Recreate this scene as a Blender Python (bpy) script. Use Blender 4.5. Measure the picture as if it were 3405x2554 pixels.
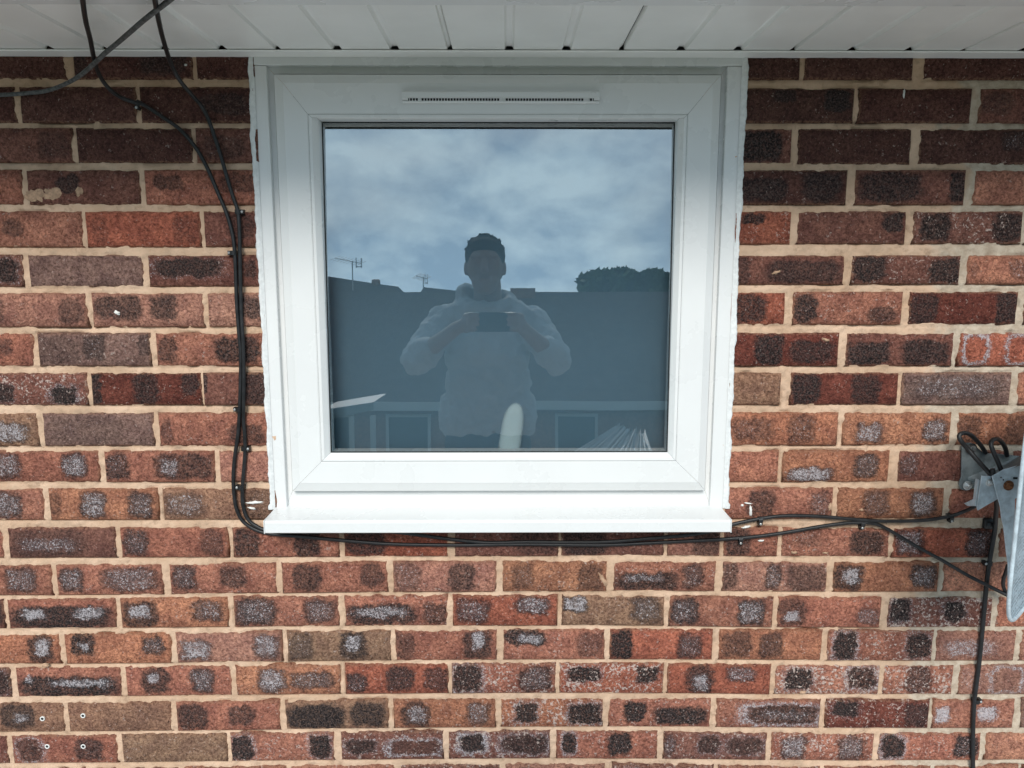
import bpy, bmesh, math, random
import numpy as np
from mathutils import Vector, Matrix, noise as mnoise

random.seed(7)
rng = np.random.default_rng(7)
C = bpy.context.scene.collection
for o in list(bpy.data.objects):
    bpy.data.objects.remove(o)

# ------------------------------------------------------------------ camera
CAM = Vector((0.0, -1.455, 4.15))
PITCH, YAW = math.radians(8.83), math.radians(0.37)
FPX = 2557.0                                   # focal length in photo pixels (3405 wide)
cam_d = bpy.data.cameras.new('camera')
cam = bpy.data.objects.new('camera', cam_d)
C.objects.link(cam)
cam.location = CAM
cam.rotation_euler = (math.radians(90) - PITCH, 0, -YAW)
cam_d.sensor_width = 36.0
cam_d.lens = 36.0 * FPX / 3405.0
cam_d.clip_start = 0.1
cam_d.clip_end = 2000
bpy.context.scene.camera = cam

# ------------------------------------------------------------------ world, sun, exposure
SUN_EL, SUN_AZ = 36.0, 186.0                   # degrees; azimuth measured from +y clockwise
world = bpy.data.worlds.new('World')
bpy.context.scene.world = world
world.use_nodes = True
wn, wl = world.node_tree.nodes, world.node_tree.links
wn.clear()
w_out = wn.new('ShaderNodeOutputWorld')
w_bg = wn.new('ShaderNodeBackground')
w_sky = wn.new('ShaderNodeTexSky')
w_sky.sky_type = 'NISHITA'
w_sky.sun_disc = False
w_sky.sun_elevation = math.radians(SUN_EL)
w_sky.sun_rotation = math.radians(SUN_AZ)
w_bg.inputs['Strength'].default_value = 0.058
w_tc = wn.new('ShaderNodeTexCoord')
w_map = wn.new('ShaderNodeMapping')
w_map.inputs['Location'].default_value = (0.35, 0.2, 0.1)
w_map.inputs['Scale'].default_value = (1.0, 1.0, 1.75)
w_n1 = wn.new('ShaderNodeTexNoise')
w_n1.inputs['Scale'].default_value = 8.0
w_n1.inputs['Detail'].default_value = 9.0
w_n1.inputs['Roughness'].default_value = 0.6
w_n1.inputs['Distortion'].default_value = 0.1
w_n2 = wn.new('ShaderNodeTexNoise')
w_n2.inputs['Scale'].default_value = 2.3
w_n2.inputs['Detail'].default_value = 4.0
w_r1 = wn.new('ShaderNodeMapRange')
w_r1.inputs['From Min'].default_value = 0.38
w_r1.inputs['From Max'].default_value = 0.62
w_cc = wn.new('ShaderNodeMix')
w_cc.data_type = 'RGBA'
w_cc.inputs[6].default_value = (5.8, 8.6, 11.6, 1)         # grey-blue undersides of the cloud
w_cc.inputs[7].default_value = (11.4, 14.8, 17.0, 1)       # bright cloud
w_mx = wn.new('ShaderNodeMix')
w_mx.data_type = 'RGBA'
w_r2 = wn.new('ShaderNodeMapRange')
w_r2.inputs['From Min'].default_value = 0.30
w_r2.inputs['From Max'].default_value = 0.55
w_r2.inputs['To Min'].default_value = 0.45
w_r2.inputs['To Max'].default_value = 1.0
wl.new(w_tc.outputs['Generated'], w_map.inputs['Vector'])
wl.new(w_map.outputs['Vector'], w_n1.inputs['Vector'])
wl.new(w_map.outputs['Vector'], w_n2.inputs['Vector'])
wl.new(w_n1.outputs['Fac'], w_r1.inputs['Value'])
wl.new(w_n2.outputs['Fac'], w_r2.inputs['Value'])
wl.new(w_r1.outputs['Result'], w_cc.inputs[0])
wl.new(w_sky.outputs['Color'], w_mx.inputs[6])
wl.new(w_cc.outputs[2], w_mx.inputs[7])
wl.new(w_r2.outputs['Result'], w_mx.inputs[0])
wl.new(w_mx.outputs[2], w_bg.inputs['Color'])
wl.new(w_bg.outputs['Background'], w_out.inputs['Surface'])

sun_d = bpy.data.lights.new('sun', 'SUN')
sun_d.energy = 2.4
sun_d.angle = math.radians(24)
sun_d.color = (1.0, 0.96, 0.9)
sun = bpy.data.objects.new('sun', sun_d)
C.objects.link(sun)
_az, _el = math.radians(SUN_AZ), math.radians(SUN_EL)
sdir = Vector((math.sin(_az) * math.cos(_el), math.cos(_az) * math.cos(_el), math.sin(_el)))
sun.rotation_euler = sdir.to_track_quat('Z', 'Y').to_euler()
sun.location = (0, -6, 12)

vs = bpy.context.scene.view_settings
vs.view_transform = 'Standard'
vs.look = 'None'
vs.exposure = 0.42
vs.gamma = 1.0
vs.use_curve_mapping = False

# ------------------------------------------------------------------ helpers
cp_, sp_, cy_, sy_ = math.cos(PITCH), math.sin(PITCH), math.cos(YAW), math.sin(YAW)

def ray(px, py):
    """direction of a photo pixel (3405 x 2554)"""
    x = (px - 1702.5) / FPX
    y = -(py - 1277.0) / FPX
    a, b, c = x, cp_ + sp_ * y, -sp_ + cp_ * y
    return Vector((cy_ * a + sy_ * b, -sy_ * a + cy_ * b, c))

def at(px, py, Y=0.0):
    d = ray(px, py)
    return CAM + d * ((Y - CAM.y) / d.y)

def atz(px, py, Z):
    d = ray(px, py)
    return CAM + d * ((Z - CAM.z) / d.z)

def link(name, mesh, mat=None, parent=None):
    o = bpy.data.objects.new(name, mesh)
    C.objects.link(o)
    if mat is not None and len(mesh.materials) == 0:
        mesh.materials.append(mat)
    if parent is not None:
        o.parent = parent
    return o

def tag(o, label=None, cat=None, group=None, kind=None):
    if label: o['label'] = label
    if cat: o['category'] = cat
    if group: o['group'] = group
    if kind: o['kind'] = kind
    return o

def thing(name, loc, label, cat, group=None):
    o = bpy.data.objects.new(name, None)
    o.empty_display_size = 0.05
    C.objects.link(o)
    o.location = loc
    return tag(o, label, cat, group)

class MB:
    """collects geometry in world coordinates and links it as one mesh"""
    def __init__(s): s.v, s.f = [], []
    def add(s, vs, fs):
        b = len(s.v)
        s.v += [tuple(p) for p in vs]
        s.f += [tuple(i + b for i in f) for f in fs]
        return s
    def box(s, x0, x1, y0, y1, z0, z1):
        return s.add([(x0,y0,z0),(x1,y0,z0),(x1,y1,z0),(x0,y1,z0),(x0,y0,z1),(x1,y0,z1),(x1,y1,z1),(x0,y1,z1)],
                     [(0,3,2,1),(4,5,6,7),(0,1,5,4),(1,2,6,5),(2,3,7,6),(3,0,4,7)])
    def bbox(s, x0, x1, y0, y1, z0, z1, b=0.002):
        """box with chamfered edges"""
        bm = bmesh.new()
        bmesh.ops.create_cube(bm, size=1)
        for v in bm.verts:
            v.co = Vector(((x0+x1)/2 + v.co.x*(x1-x0), (y0+y1)/2 + v.co.y*(y1-y0), (z0+z1)/2 + v.co.z*(z1-z0)))
        bmesh.ops.bevel(bm, geom=bm.edges[:], offset=b, segments=2, profile=0.5, affect='EDGES')
        return s.addbm(bm)
    def addbm(s, bm, M=None):
        bm.verts.index_update()
        vs = [(M @ v.co if M else v.co.copy()) for v in bm.verts]
        fs = [[v.index for v in f.verts] for f in bm.faces]
        bm.free()
        return s.add(vs, fs)
    def tube(s, pts, r, n=10, cap=True):
        pts = [Vector(p) for p in pts]
        rad = r if isinstance(r, (list, tuple)) else [r] * len(pts)
        ref = Vector((0, -1, 0.1)).normalized()
        vs, fs = [], []
        N = len(pts)
        for i, p in enumerate(pts):
            t = (pts[min(i+1, N-1)] - pts[max(i-1, 0)]).normalized()
            a = ref - t * ref.dot(t)
            if a.length < 1e-4: a = Vector((1, 0, 0)) - t * t.x
            a.normalize(); b = t.cross(a)
            ref = a
            for k in range(n):
                q = 2 * math.pi * k / n
                vs.append(p + (a * math.cos(q) + b * math.sin(q)) * rad[i])
        for i in range(N - 1):
            for k in range(n):
                k2 = (k + 1) % n
                fs.append((i*n+k, (i+1)*n+k, (i+1)*n+k2, i*n+k2))
        if cap:
            fs.append(tuple(range(n))); fs.append(tuple((N-1)*n + k for k in reversed(range(n))))
        return s.add(vs, fs)
    def loft(s, rects, gap=0.00025):
        """mitred rectangular frame: rects = (x0,x1,z0,z1,y) from outside to inside, four members with hairline mitres"""
        for side in range(4):
            vs, fs = [], []
            for (x0, x1, z0, z1, y) in rects:
                c = [(x0, z0), (x1, z0), (x1, z1), (x0, z1)]
                a, b = c[side], c[(side + 1) % 4]
                dx, dz = b[0]-a[0], b[1]-a[1]
                L = math.hypot(dx, dz); dx, dz = dx/L*gap, dz/L*gap
                vs += [(a[0]+dx, y, a[1]+dz), (b[0]-dx, y, b[1]-dz)]
            for i in range(len(rects) - 1):
                fs.append((2*i, 2*i+1, 2*i+3, 2*i+2))
            s.add(vs, fs)
        return s
    def build(s, name, mat, parent=None, smooth=False, local=True):
        me = bpy.data.meshes.new(name)
        off = Vector((0, 0, 0))
        if parent is not None:
            p = parent
            while p is not None:
                off += p.location; p = p.parent
            me.from_pydata([tuple(Vector(v) - off) for v in s.v], [], s.f)
        else:
            # top-level: origin at the mean point
            xs = np.array(s.v); off = Vector(((xs[:,0].min()+xs[:,0].max())/2, (xs[:,1].min()+xs[:,1].max())/2, xs[:,2].min()))
            me.from_pydata([tuple(Vector(v) - off) for v in s.v], [], s.f)
        me.update()
        if smooth:
            me.polygons.foreach_set('use_smooth', [True] * len(me.polygons))
        o = link(name, me, mat, parent)
        if parent is None: o.location = off
        return o

def spline(pts, n=8):
    P = [Vector(p) for p in pts]
    out = []
    for i in range(len(P) - 1):
        p0, p1, p2, p3 = P[max(i-1,0)], P[i], P[i+1], P[min(i+2,len(P)-1)]
        for k in range(n):
            t = k / n
            out.append(0.5 * ((2*p1) + (p2-p0)*t + (2*p0-5*p1+4*p2-p3)*t*t + (-p0+3*p1-3*p2+p3)*t*t*t))
    out.append(P[-1])
    return out

# ------------------------------------------------------------------ materials
class NT:
    """small node-tree helper"""
    def __init__(s, name):
        s.m = bpy.data.materials.new(name); s.m.use_nodes = True
        s.t = s.m.node_tree; s.t.nodes.clear()
        s.out = s.n('ShaderNodeOutputMaterial')
    def n(s, typ, **kw):
        nd = s.t.nodes.new(typ)
        for k, v in kw.items(): setattr(nd, k, v)
        return nd
    def set(s, sock, v):
        if hasattr(v, 'is_output'): s.t.links.new(v, sock)
        elif v is not None: sock.default_value = v
    def math(s, op, a, b=None, c=None, clamp=False):
        nd = s.n('ShaderNodeMath', operation=op, use_clamp=clamp)
        s.set(nd.inputs[0], a); s.set(nd.inputs[1], b)
        if c is not None: s.set(nd.inputs[2], c)
        return nd.outputs[0]
    def mix(s, f, a, b, blend='MIX'):
        nd = s.n('ShaderNodeMix', data_type='RGBA', blend_type=blend)
        s.set(nd.inputs[0], f); s.set(nd.inputs[6], a); s.set(nd.inputs[7], b)
        return nd.outputs[2]
    def ss(s, v, a, b, t0=0.0, t1=1.0, lin=False):
        nd = s.n('ShaderNodeMapRange', interpolation_type='LINEAR' if lin else 'SMOOTHSTEP')
        s.set(nd.inputs['Value'], v); s.set(nd.inputs['From Min'], a); s.set(nd.inputs['From Max'], b)
        s.set(nd.inputs['To Min'], t0); s.set(nd.inputs['To Max'], t1)
        return nd.outputs['Result']
    def noise(s, vec, scale, detail=4.0, rough=0.5, dist=0.0):
        nd = s.n('ShaderNodeTexNoise')
        s.set(nd.inputs['Vector'], vec); nd.inputs['Scale'].default_value = scale
        nd.inputs['Detail'].default_value = detail; nd.inputs['Roughness'].default_value = rough
        nd.inputs['Distortion'].default_value = dist
        return nd
    def pos(s):
        return s.n('ShaderNodeNewGeometry').outputs['Position']
    def bsdf(s, color, rough=0.8, spec=0.3, metal=0.0, normal=None, **kw):
        b = s.n('ShaderNodeBsdfPrincipled')
        s.set(b.inputs['Base Color'], color); s.set(b.inputs['Roughness'], rough)
        s.set(b.inputs['Specular IOR Level'], spec); s.set(b.inputs['Metallic'], metal)
        if normal is not None: s.set(b.inputs['Normal'], normal)
        s.t.links.new(b.outputs['BSDF'], s.out.inputs['Surface'])
        return b
    def bump(s, h, dist, strength=1.0):
        nd = s.n('ShaderNodeBump')
        nd.inputs['Distance'].default_value = dist; nd.inputs['Strength'].default_value = strength
        s.set(nd.inputs['Height'], h)
        return nd.outputs['Normal']

def col(r, g, b): return (r, g, b, 1.0)

def simple(name, c, rough=0.6, spec=0.3, metal=0.0, var=0.12, scale=40.0, bump=0.0, bscale=200.0):
    k = NT(name)
    p = k.pos()
    nz = k.noise(p, scale, 5.0, 0.6).outputs['Fac']
    f = k.ss(nz, 0.3, 0.7)
    dark = tuple(x * (1 - var) for x in c); lite = tuple(min(1, x * (1 + var)) for x in c)
    cc = k.mix(f, col(*dark), col(*lite))
    nm = None
    if bump: nm = k.bump(k.noise(p, bscale, 4.0, 0.6).outputs['Fac'], bump)
    rr = k.ss(nz, 0.2, 0.8, rough * 0.85, min(1, rough * 1.15))
    k.bsdf(cc, rr, spec, metal, nm)
    return k.m

# --- brick: every brick brings its own colour and firing marks as properties
def patch_group():
    g = bpy.data.node_groups.new('firing_mark', 'ShaderNodeTree')
    for nm, t in (('u', 'NodeSocketFloat'), ('v', 'NodeSocketFloat'), ('box', 'NodeSocketColor'), ('hh', 'NodeSocketFloat'),
                  ('amt', 'NodeSocketColor')):
        g.interface.new_socket(nm, in_out='INPUT', socket_type=t)
    for nm in ('dark', 'white'):
        g.interface.new_socket(nm, in_out='OUTPUT', socket_type='NodeSocketFloat')
    N, L = g.nodes, g.links
    gi, go = N.new('NodeGroupInput'), N.new('NodeGroupOutput')
    sb = N.new('ShaderNodeSeparateColor'); L.new(gi.outputs['box'], sb.inputs[0])
    sa = N.new('ShaderNodeSeparateColor'); L.new(gi.outputs['amt'], sa.inputs[0])
    def M(op, a, b=None, c=None, clamp=False):
        n = N.new('ShaderNodeMath'); n.operation = op; n.use_clamp = clamp
        for i, x in enumerate((a, b, c)):
            if x is None: continue
            if hasattr(x, 'is_output'): L.new(x, n.inputs[i])
            else: n.inputs[i].default_value = x
        return n.outputs[0]
    def SS(v, a, b):
        n = N.new('ShaderNodeMapRange'); n.interpolation_type = 'SMOOTHSTEP'
        L.new(v, n.inputs['Value']); n.inputs['From Min'].default_value = a; n.inputs['From Max'].default_value = b
        return n.outputs['Result']
    dx = M('ABSOLUTE', M('DIVIDE', M('SUBTRACT', gi.outputs['u'], sb.outputs[0]), M('MAXIMUM', sb.outputs[1], 0.001)))
    dy = M('ABSOLUTE', M('DIVIDE', M('SUBTRACT', gi.outputs['v'], sb.outputs[2]), M('MAXIMUM', gi.outputs['hh'], 0.001)))
    d = M('POWER', M('ADD', M('POWER', dx, 4.0), M('POWER', dy, 4.0)), 0.25)
    inside = M('SUBTRACT', 1.0, SS(d, 0.78, 1.12))
    core = M('SUBTRACT', 1.0, SS(d, 0.45, 1.12))
    rim = M('MULTIPLY', SS(d, 0.72, 1.0), M('SUBTRACT', 1.0, SS(d, 1.02, 1.45)))
    dark = M('MULTIPLY', inside, sa.outputs[0])
    wc = M('ADD', M('MULTIPLY', core, M('SUBTRACT', 1.0, sa.outputs[2])), M('MULTIPLY', rim, M('MULTIPLY', sa.outputs[2], 1.3)))
    white = M('MULTIPLY', wc, sa.outputs[1])
    L.new(dark, go.inputs['dark']); L.new(white, go.inputs['white'])
    return g

def brick_material():
    k = NT('brick')
    P = k.pos()
    gen = k.n('ShaderNodeTexCoord').outputs['Generated']
    sx = k.n('ShaderNodeSeparateXYZ'); k.set(sx.inputs[0], gen)
    dn = k.noise(P, 48.0, 5.0, 0.68)
    ds = k.n('ShaderNodeSeparateColor'); k.set(ds.inputs[0], dn.outputs['Color'])
    u = k.math('ADD', sx.outputs[0], k.math('MULTIPLY', k.math('SUBTRACT', ds.outputs[0], 0.5), 0.17))
    v = k.math('ADD', sx.outputs[2], k.math('MULTIPLY', k.math('SUBTRACT', ds.outputs[1], 0.5), 0.50))
    G = patch_group()
    dark = white = None
    for i in range(3):
        a = k.n('ShaderNodeAttribute', attribute_type='OBJECT', attribute_name='mark_box_%d' % i)
        b = k.n('ShaderNodeAttribute', attribute_type='OBJECT', attribute_name='mark_amount_%d' % i)
        g = k.n('ShaderNodeGroup'); g.node_tree = G
        k.set(g.inputs['u'], u); k.set(g.inputs['v'], v); k.set(g.inputs['box'], a.outputs['Color'])
        k.set(g.inputs['hh'], a.outputs['Alpha']); k.set(g.inputs['amt'], b.outputs['Color'])
        dark = g.outputs['dark'] if dark is None else k.math('MAXIMUM', dark, g.outputs['dark'])
        white = g.outputs['white'] if white is None else k.math('MAXIMUM', white, g.outputs['white'])
    oc = k.n('ShaderNodeObjectInfo')
    sp = k.n('ShaderNodeAttribute', attribute_type='OBJECT', attribute_name='speck').outputs['Fac']
    # grain; crevice shade is put into the colour, dark lows and lighter tops
    g1 = k.noise(P, 300.0, 3.0, 0.7).outputs['Fac']
    g2 = k.noise(P, 165.0, 5.0, 0.72, 0.6).outputs['Fac']
    g3 = k.noise(P, 26.0, 5.0, 0.65).outputs['Fac']
    base = oc.outputs['Color']
    hue = k.mix(k.ss(g3, 0.33, 0.67), col(0.74, 0.70, 0.72), col(1.22, 1.22, 1.16))
    c = k.mix(1.0, base, hue, 'MULTIPLY')
    c = k.mix(1.0, c, k.mix(k.ss(g2, 0.34, 0.66), col(0.62, 0.57, 0.56), col(1.46, 1.48, 1.50)), 'MULTIPLY')
    c = k.mix(k.ss(g1, 0.55, 0.72, 0, 0.30), c, col(0.50, 0.29, 0.20))
    c = k.mix(k.ss(g1, 0.46, 0.30, 0, 0.50), c, col(0.055, 0.026, 0.021))
    c = k.mix(k.ss(g2, 0.44, 0.30, 0, 0.40), c, col(0.05, 0.024, 0.02))
    dk = k.math('MULTIPLY', dark, k.ss(k.math('ADD', g2, k.math('MULTIPLY', g1, 0.4)), 0.52, 0.86, 1.15, 0.82), clamp=True)
    sc = k.mix(k.ss(g1, 0.4, 0.68), col(0.016, 0.012, 0.012), col(0.115, 0.086, 0.080))
    c = k.mix(dk, c, sc)
    # pale salts: clumps of crystals
    vo = k.n('ShaderNodeTexVoronoi', feature='F1'); k.set(vo.inputs['Vector'], P); vo.inputs['Scale'].default_value = 250.0
    wn_ = k.noise(P, 420.0, 2.0, 0.6).outputs['Fac']
    wv = k.math('ADD', k.math('MULTIPLY', white, 0.50), k.math('MULTIPLY', k.math('SUBTRACT', wn_, 0.5), 1.5))
    wv = k.math('ADD', wv, k.math('MULTIPLY', k.math('SUBTRACT', g2, 0.5), 1.1))
    wm = k.ss(wv, 0.30, 0.50)
    wm = k.math('MULTIPLY', wm, k.ss(white, 0.02, 0.15))
    wm = k.math('MULTIPLY', wm, k.ss(dn.outputs['Fac'], 0.36, 0.52, 0.25, 1.0))
    c = k.mix(k.math('MULTIPLY', wm, 0.85), c, col(0.74, 0.68, 0.70))
    c = k.mix(k.math('MULTIPLY', k.ss(white, 0.1, 0.9), 0.20), c, col(0.36, 0.33, 0.35))
    # scattered light flecks
    fl = k.noise(P, 150.0, 4.0, 0.75).outputs['Fac']
    clump = k.noise(P, 34.0, 3.0, 0.6).outputs['Fac']
    fl = k.math('ADD', fl, k.math('MULTIPLY', k.math('SUBTRACT', clump, 0.5), 0.38))
    fl = k.math('SUBTRACT', fl, k.math('MULTIPLY', dark, 0.05))
    fm = k.math('MULTIPLY', k.ss(k.math('ADD', fl, k.math('MULTIPLY', sp, 0.105)), 0.628, 0.69), k.math('ADD', 0.45, k.math('MULTIPLY', sp, 0.6)), clamp=True)
    c = k.mix(fm, c, col(0.72, 0.57, 0.50))
    # worn, mortar-smeared arrises
    def edge(s): return k.math('SUBTRACT', 0.5, k.math('ABSOLUTE', k.math('SUBTRACT', s, 0.5)))
    e = k.math('MINIMUM', k.math('MULTIPLY', edge(sx.outputs[0]), 3.3), edge(sx.outputs[2]))
    em = k.math('MULTIPLY', k.ss(e, 0.09, 0.015), k.ss(g2, 0.42, 0.60, 0.05, 0.75))
    c = k.mix(em, c, col(0.36, 0.20, 0.125))
    h = k.math('ADD', k.math('MULTIPLY', g2, 1.0), k.math('MULTIPLY', g1, 0.55))
    h = k.math('ADD', h, k.math('MULTIPLY', wm, 0.08))
    k.bsdf(c, 0.92, 0.18, 0.0, k.bump(h, 0.0080, 1.0))
    return k.m

def mortar_material():
    k = NT('mortar')
    P = k.pos()
    a = k.noise(P, 9.0, 4.0, 0.6).outputs['Fac']
    b = k.noise(P, 60.0, 5.0, 0.65).outputs['Fac']
    s = k.noise(P, 600.0, 3.0, 0.6).outputs['Fac']
    c = k.mix(k.ss(a, 0.35, 0.65), col(0.55, 0.370, 0.250), col(0.69, 0.485, 0.345))
    c = k.mix(k.ss(b, 0.56, 0.72, 0, 0.35), c, col(0.62, 0.47, 0.32))
    c = k.mix(k.ss(b, 0.47, 0.30, 0, 0.45), c, col(0.27, 0.175, 0.115))
    st = k.noise(P, 21.0, 5.0, 0.7).outputs['Fac']
    c = k.mix(k.ss(st, 0.50, 0.68, 0, 0.40), c, col(0.40, 0.29, 0.205))
    # greyer repointing beside the dish
    sx = k.n('ShaderNodeSeparateXYZ'); k.set(sx.inputs[0], P)
    rx = k.math('ADD', sx.outputs[0], k.math('MULTIPLY', k.math('SUBTRACT', a, 0.5), 0.25))
    c = k.mix(k.ss(rx, 0.80, 0.84, 0, 0.85), c, k.mix(k.ss(b, 0.35, 0.65), col(0.42, 0.34, 0.26), col(0.56, 0.48, 0.38)))
    c = k.mix(k.ss(s, 0.36, 0.24, 0, 0.35), c, col(0.17, 0.11, 0.07))
    h = k.math('ADD', k.math('MULTIPLY', b, 1.2), k.math('MULTIPLY', s, 0.35))
    k.bsdf(c, 0.95, 0.1, 0.0, k.bump(h, 0.0032, 1.0))
    return k.m

def glass_material():
    k = NT('window_glass')
    tr = k.n('ShaderNodeBsdfTransparent'); tr.inputs[0].default_value = (0.90, 0.93, 0.93, 1)
    gl = k.n('ShaderNodeBsdfGlossy'); gl.inputs['Color'].default_value = (0.97, 1.0, 1.0, 1)
    gl.inputs['Roughness'].default_value = 0.0
    lw = k.n('ShaderNodeLayerWeight'); lw.inputs['Blend'].default_value = 0.5
    fr = k.math('ADD', 0.40, k.math('MULTIPLY', k.math('POWER', lw.outputs['Facing'], 5.0), 0.8))   # four glass surfaces
    P = k.pos()
    nz = k.noise(P, 3.0, 1.0, 0.4).outputs['Fac']
    nm = k.bump(nz, 0.0006, 0.4)
    k.set(gl.inputs['Normal'], nm)
    mx = k.n('ShaderNodeMixShader')
    k.set(mx.inputs[0], fr); k.set(mx.inputs[1], tr.outputs[0]); k.set(mx.inputs[2], gl.outputs[0])
    k.t.links.new(mx.outputs[0], k.out.inputs['Surface'])
    return k.m

def frosted_material():
    k = NT('frosted_glass')
    P = k.pos()
    nz = k.noise(P, 260.0, 3.0, 0.6).outputs['Fac']
    df = k.n('ShaderNodeBsdfDiffuse')
    k.set(df.inputs['Color'], k.mix(k.ss(nz, 0.3, 0.7), col(0.215, 0.360, 0.470), col(0.23, 0.378, 0.49)))
    rf = k.n('ShaderNodeBsdfRefraction'); rf.inputs['IOR'].default_value = 1.18
    rf.inputs['Roughness'].default_value = 0.42; rf.inputs['Color'].default_value = (0.9, 0.96, 0.97, 1)
    mx = k.n('ShaderNodeMixShader'); mx.inputs[0].default_value = 0.38
    k.set(mx.inputs[1], df.outputs[0]); k.set(mx.inputs[2], rf.outputs[0])
    k.t.links.new(mx.outputs[0], k.out.inputs['Surface'])
    return k.m

def milky_material():
    k = NT('milky_plastic')
    df = k.n('ShaderNodeBsdfDiffuse'); df.inputs['Color'].default_value = (0.66, 0.80, 0.82, 1)
    tr = k.n('ShaderNodeBsdfTransparent')
    lw = k.n('ShaderNodeLayerWeight'); lw.inputs['Blend'].default_value = 0.5
    mx = k.n('ShaderNodeMixShader')
    k.set(mx.inputs[0], k.ss(lw.outputs['Facing'], 0.0, 0.5, 0.25, 1.0)); k.set(mx.inputs[1], df.outputs[0]); k.set(mx.inputs[2], tr.outputs[0])
    k.t.links.new(mx.outputs[0], k.out.inputs['Surface'])
    return k.m

def dish_material():
    k = NT('perforated_steel')
    uv = k.n('ShaderNodeTexCoord').outputs['Object']
    vo = k.n('ShaderNodeTexVoronoi', feature='F1'); k.set(vo.inputs['Vector'], uv); vo.inputs['Scale'].default_value = 190.0
    vo.inputs['Randomness'].default_value = 0.25
    nz = k.noise(k.pos(), 30.0, 4.0, 0.6).outputs['Fac']
    hole = k.ss(vo.outputs['Distance'], 0.42, 0.25)
    c = k.mix(k.ss(nz, 0.3, 0.7), col(0.31, 0.41, 0.47), col(0.41, 0.51, 0.57))
    c = k.mix(k.math('MULTIPLY', hole, 0.8), c, col(0.05, 0.07, 0.085))
    k.bsdf(c, 0.42, 0.5, 0.1, k.bump(k.math('MULTIPLY', hole, -1.0), 0.0012))
    return k.m

M = {}
M['brick'] = brick_material()
M['mortar'] = mortar_material()
M['glass'] = glass_material()
M['frosted'] = frosted_material()
M['dish'] = dish_material()
M['upvc'] = simple('white_upvc', (0.74, 0.745, 0.735), 0.28, 0.5, var=0.02, scale=6)
M['soffit'] = simple('soffit_upvc', (0.85, 0.85, 0.82), 0.33, 0.5, var=0.03, scale=9)
M['sealant'] = simple('white_sealant', (0.74, 0.75, 0.74), 0.5, 0.4, var=0.08, scale=120, bump=0.001, bscale=160)
M['black'] = simple('black_plastic', (0.012, 0.012, 0.013), 0.42, 0.45, var=0.4, scale=60, bump=0.0003, bscale=700)
M['weathered'] = simple('weathered_black_plastic', (0.085, 0.088, 0.088), 0.65, 0.35, var=0.6, scale=120, bump=0.0006, bscale=500)
M['rubber'] = simple('gasket_and_void_black', (0.012, 0.014, 0.016), 0.6, 0.3, var=0.2)  # gasket rubber, also used where dark openings are painted in
M['void'] = simple('dark_interior', (0.05, 0.052, 0.056), 0.9, 0.1, var=0.2, scale=3)
M['galv'] = simple('galvanised_steel', (0.52, 0.60, 0.645), 0.42, 0.5, 0.1, var=0.22, scale=55, bump=0.0004, bscale=120)
M['dullgalv'] = simple('weathered_galvanised_steel', (0.20, 0.225, 0.23), 0.5, 0.5, 0.4, var=0.35, scale=45, bump=0.0004, bscale=120)
M['zinc'] = simple('zinc_bolt', (0.62, 0.63, 0.62), 0.35, 0.5, 0.7, var=0.2, scale=90)
M['rust'] = simple('rusty_bolt', (0.20, 0.085, 0.04), 0.8, 0.3, 0.2, var=0.5, scale=260, bump=0.0006, bscale=500)
M['nail'] = simple('nail_head', (0.42, 0.42, 0.41), 0.4, 0.5, 0.6, var=0.2)
M['plug'] = simple('white_plastic_plug', (0.78, 0.77, 0.73), 0.5, 0.4, var=0.08)
M['smear'] = simple('dried_mortar', (0.46, 0.30, 0.20), 0.9, 0.1, var=0.25, scale=160, bump=0.002, bscale=300)
M['paint'] = simple('white_paint_splash', (0.78, 0.77, 0.73), 0.6, 0.3, var=0.1, scale=160, bump=0.001, bscale=300)
M['bottle'] = milky_material()
M['skin'] = simple('skin', (0.16, 0.095, 0.072), 0.55, 0.35, var=0.1, scale=25)
M['hair'] = simple('dark_brown_hair', (0.028, 0.020, 0.015), 0.95, 0.08, var=0.5, scale=220, bump=0.004, bscale=260)
M['hoodie'] = simple('light_grey_fleece', (0.25, 0.255, 0.265), 0.95, 0.1, var=0.08, scale=14, bump=0.002, bscale=90)
M['trousers'] = simple('dark_cloth', (0.03, 0.032, 0.038), 0.9, 0.1, var=0.2, scale=14, bump=0.002, bscale=90)
M['shoe'] = simple('brown_leather', (0.06, 0.04, 0.028), 0.5, 0.4, var=0.2)
M['phone'] = simple('black_phone_shell', (0.015, 0.017, 0.02), 0.25, 0.5, var=0.2)
M['felt'] = simple('pale_bounce_felt', (0.64, 0.63, 0.62), 0.95, 0.1, var=0.25, scale=8, bump=0.002, bscale=260)  # tone raised as a reflector for the soffit
M['grass'] = simple('lawn', (0.06, 0.085, 0.03), 0.95, 0.1, var=0.4, scale=3, bump=0.03, bscale=30)
M['rooftile'] = simple('brown_roof_tiles', (0.055, 0.042, 0.038), 0.9, 0.1, var=0.3, scale=4, bump=0.02, bscale=9)
M['farbrick'] = simple('far_brickwork', (0.16, 0.085, 0.06), 0.9, 0.1, var=0.25, scale=12)
M['farwhite'] = simple('white_fascia', (0.27, 0.27, 0.27), 0.5, 0.3, var=0.04)
M['farpane'] = simple('dark_pane', (0.03, 0.035, 0.04), 0.1, 0.5, var=0.1)
M['alu'] = simple('grey_aluminium', (0.35, 0.36, 0.37), 0.5, 0.5, 0.5, var=0.1)
M['bark'] = simple('bark', (0.07, 0.05, 0.035), 0.95, 0.1, var=0.3, scale=20, bump=0.02, bscale=30)
M['leaf'] = simple('tree_leaves', (0.045, 0.072, 0.024), 0.7, 0.3, var=0.45, scale=1.2)
M['corrugated'] = simple('pale_corrugated_plastic', (0.12, 0.13, 0.135), 0.5, 0.4, var=0.2, scale=6)

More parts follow.
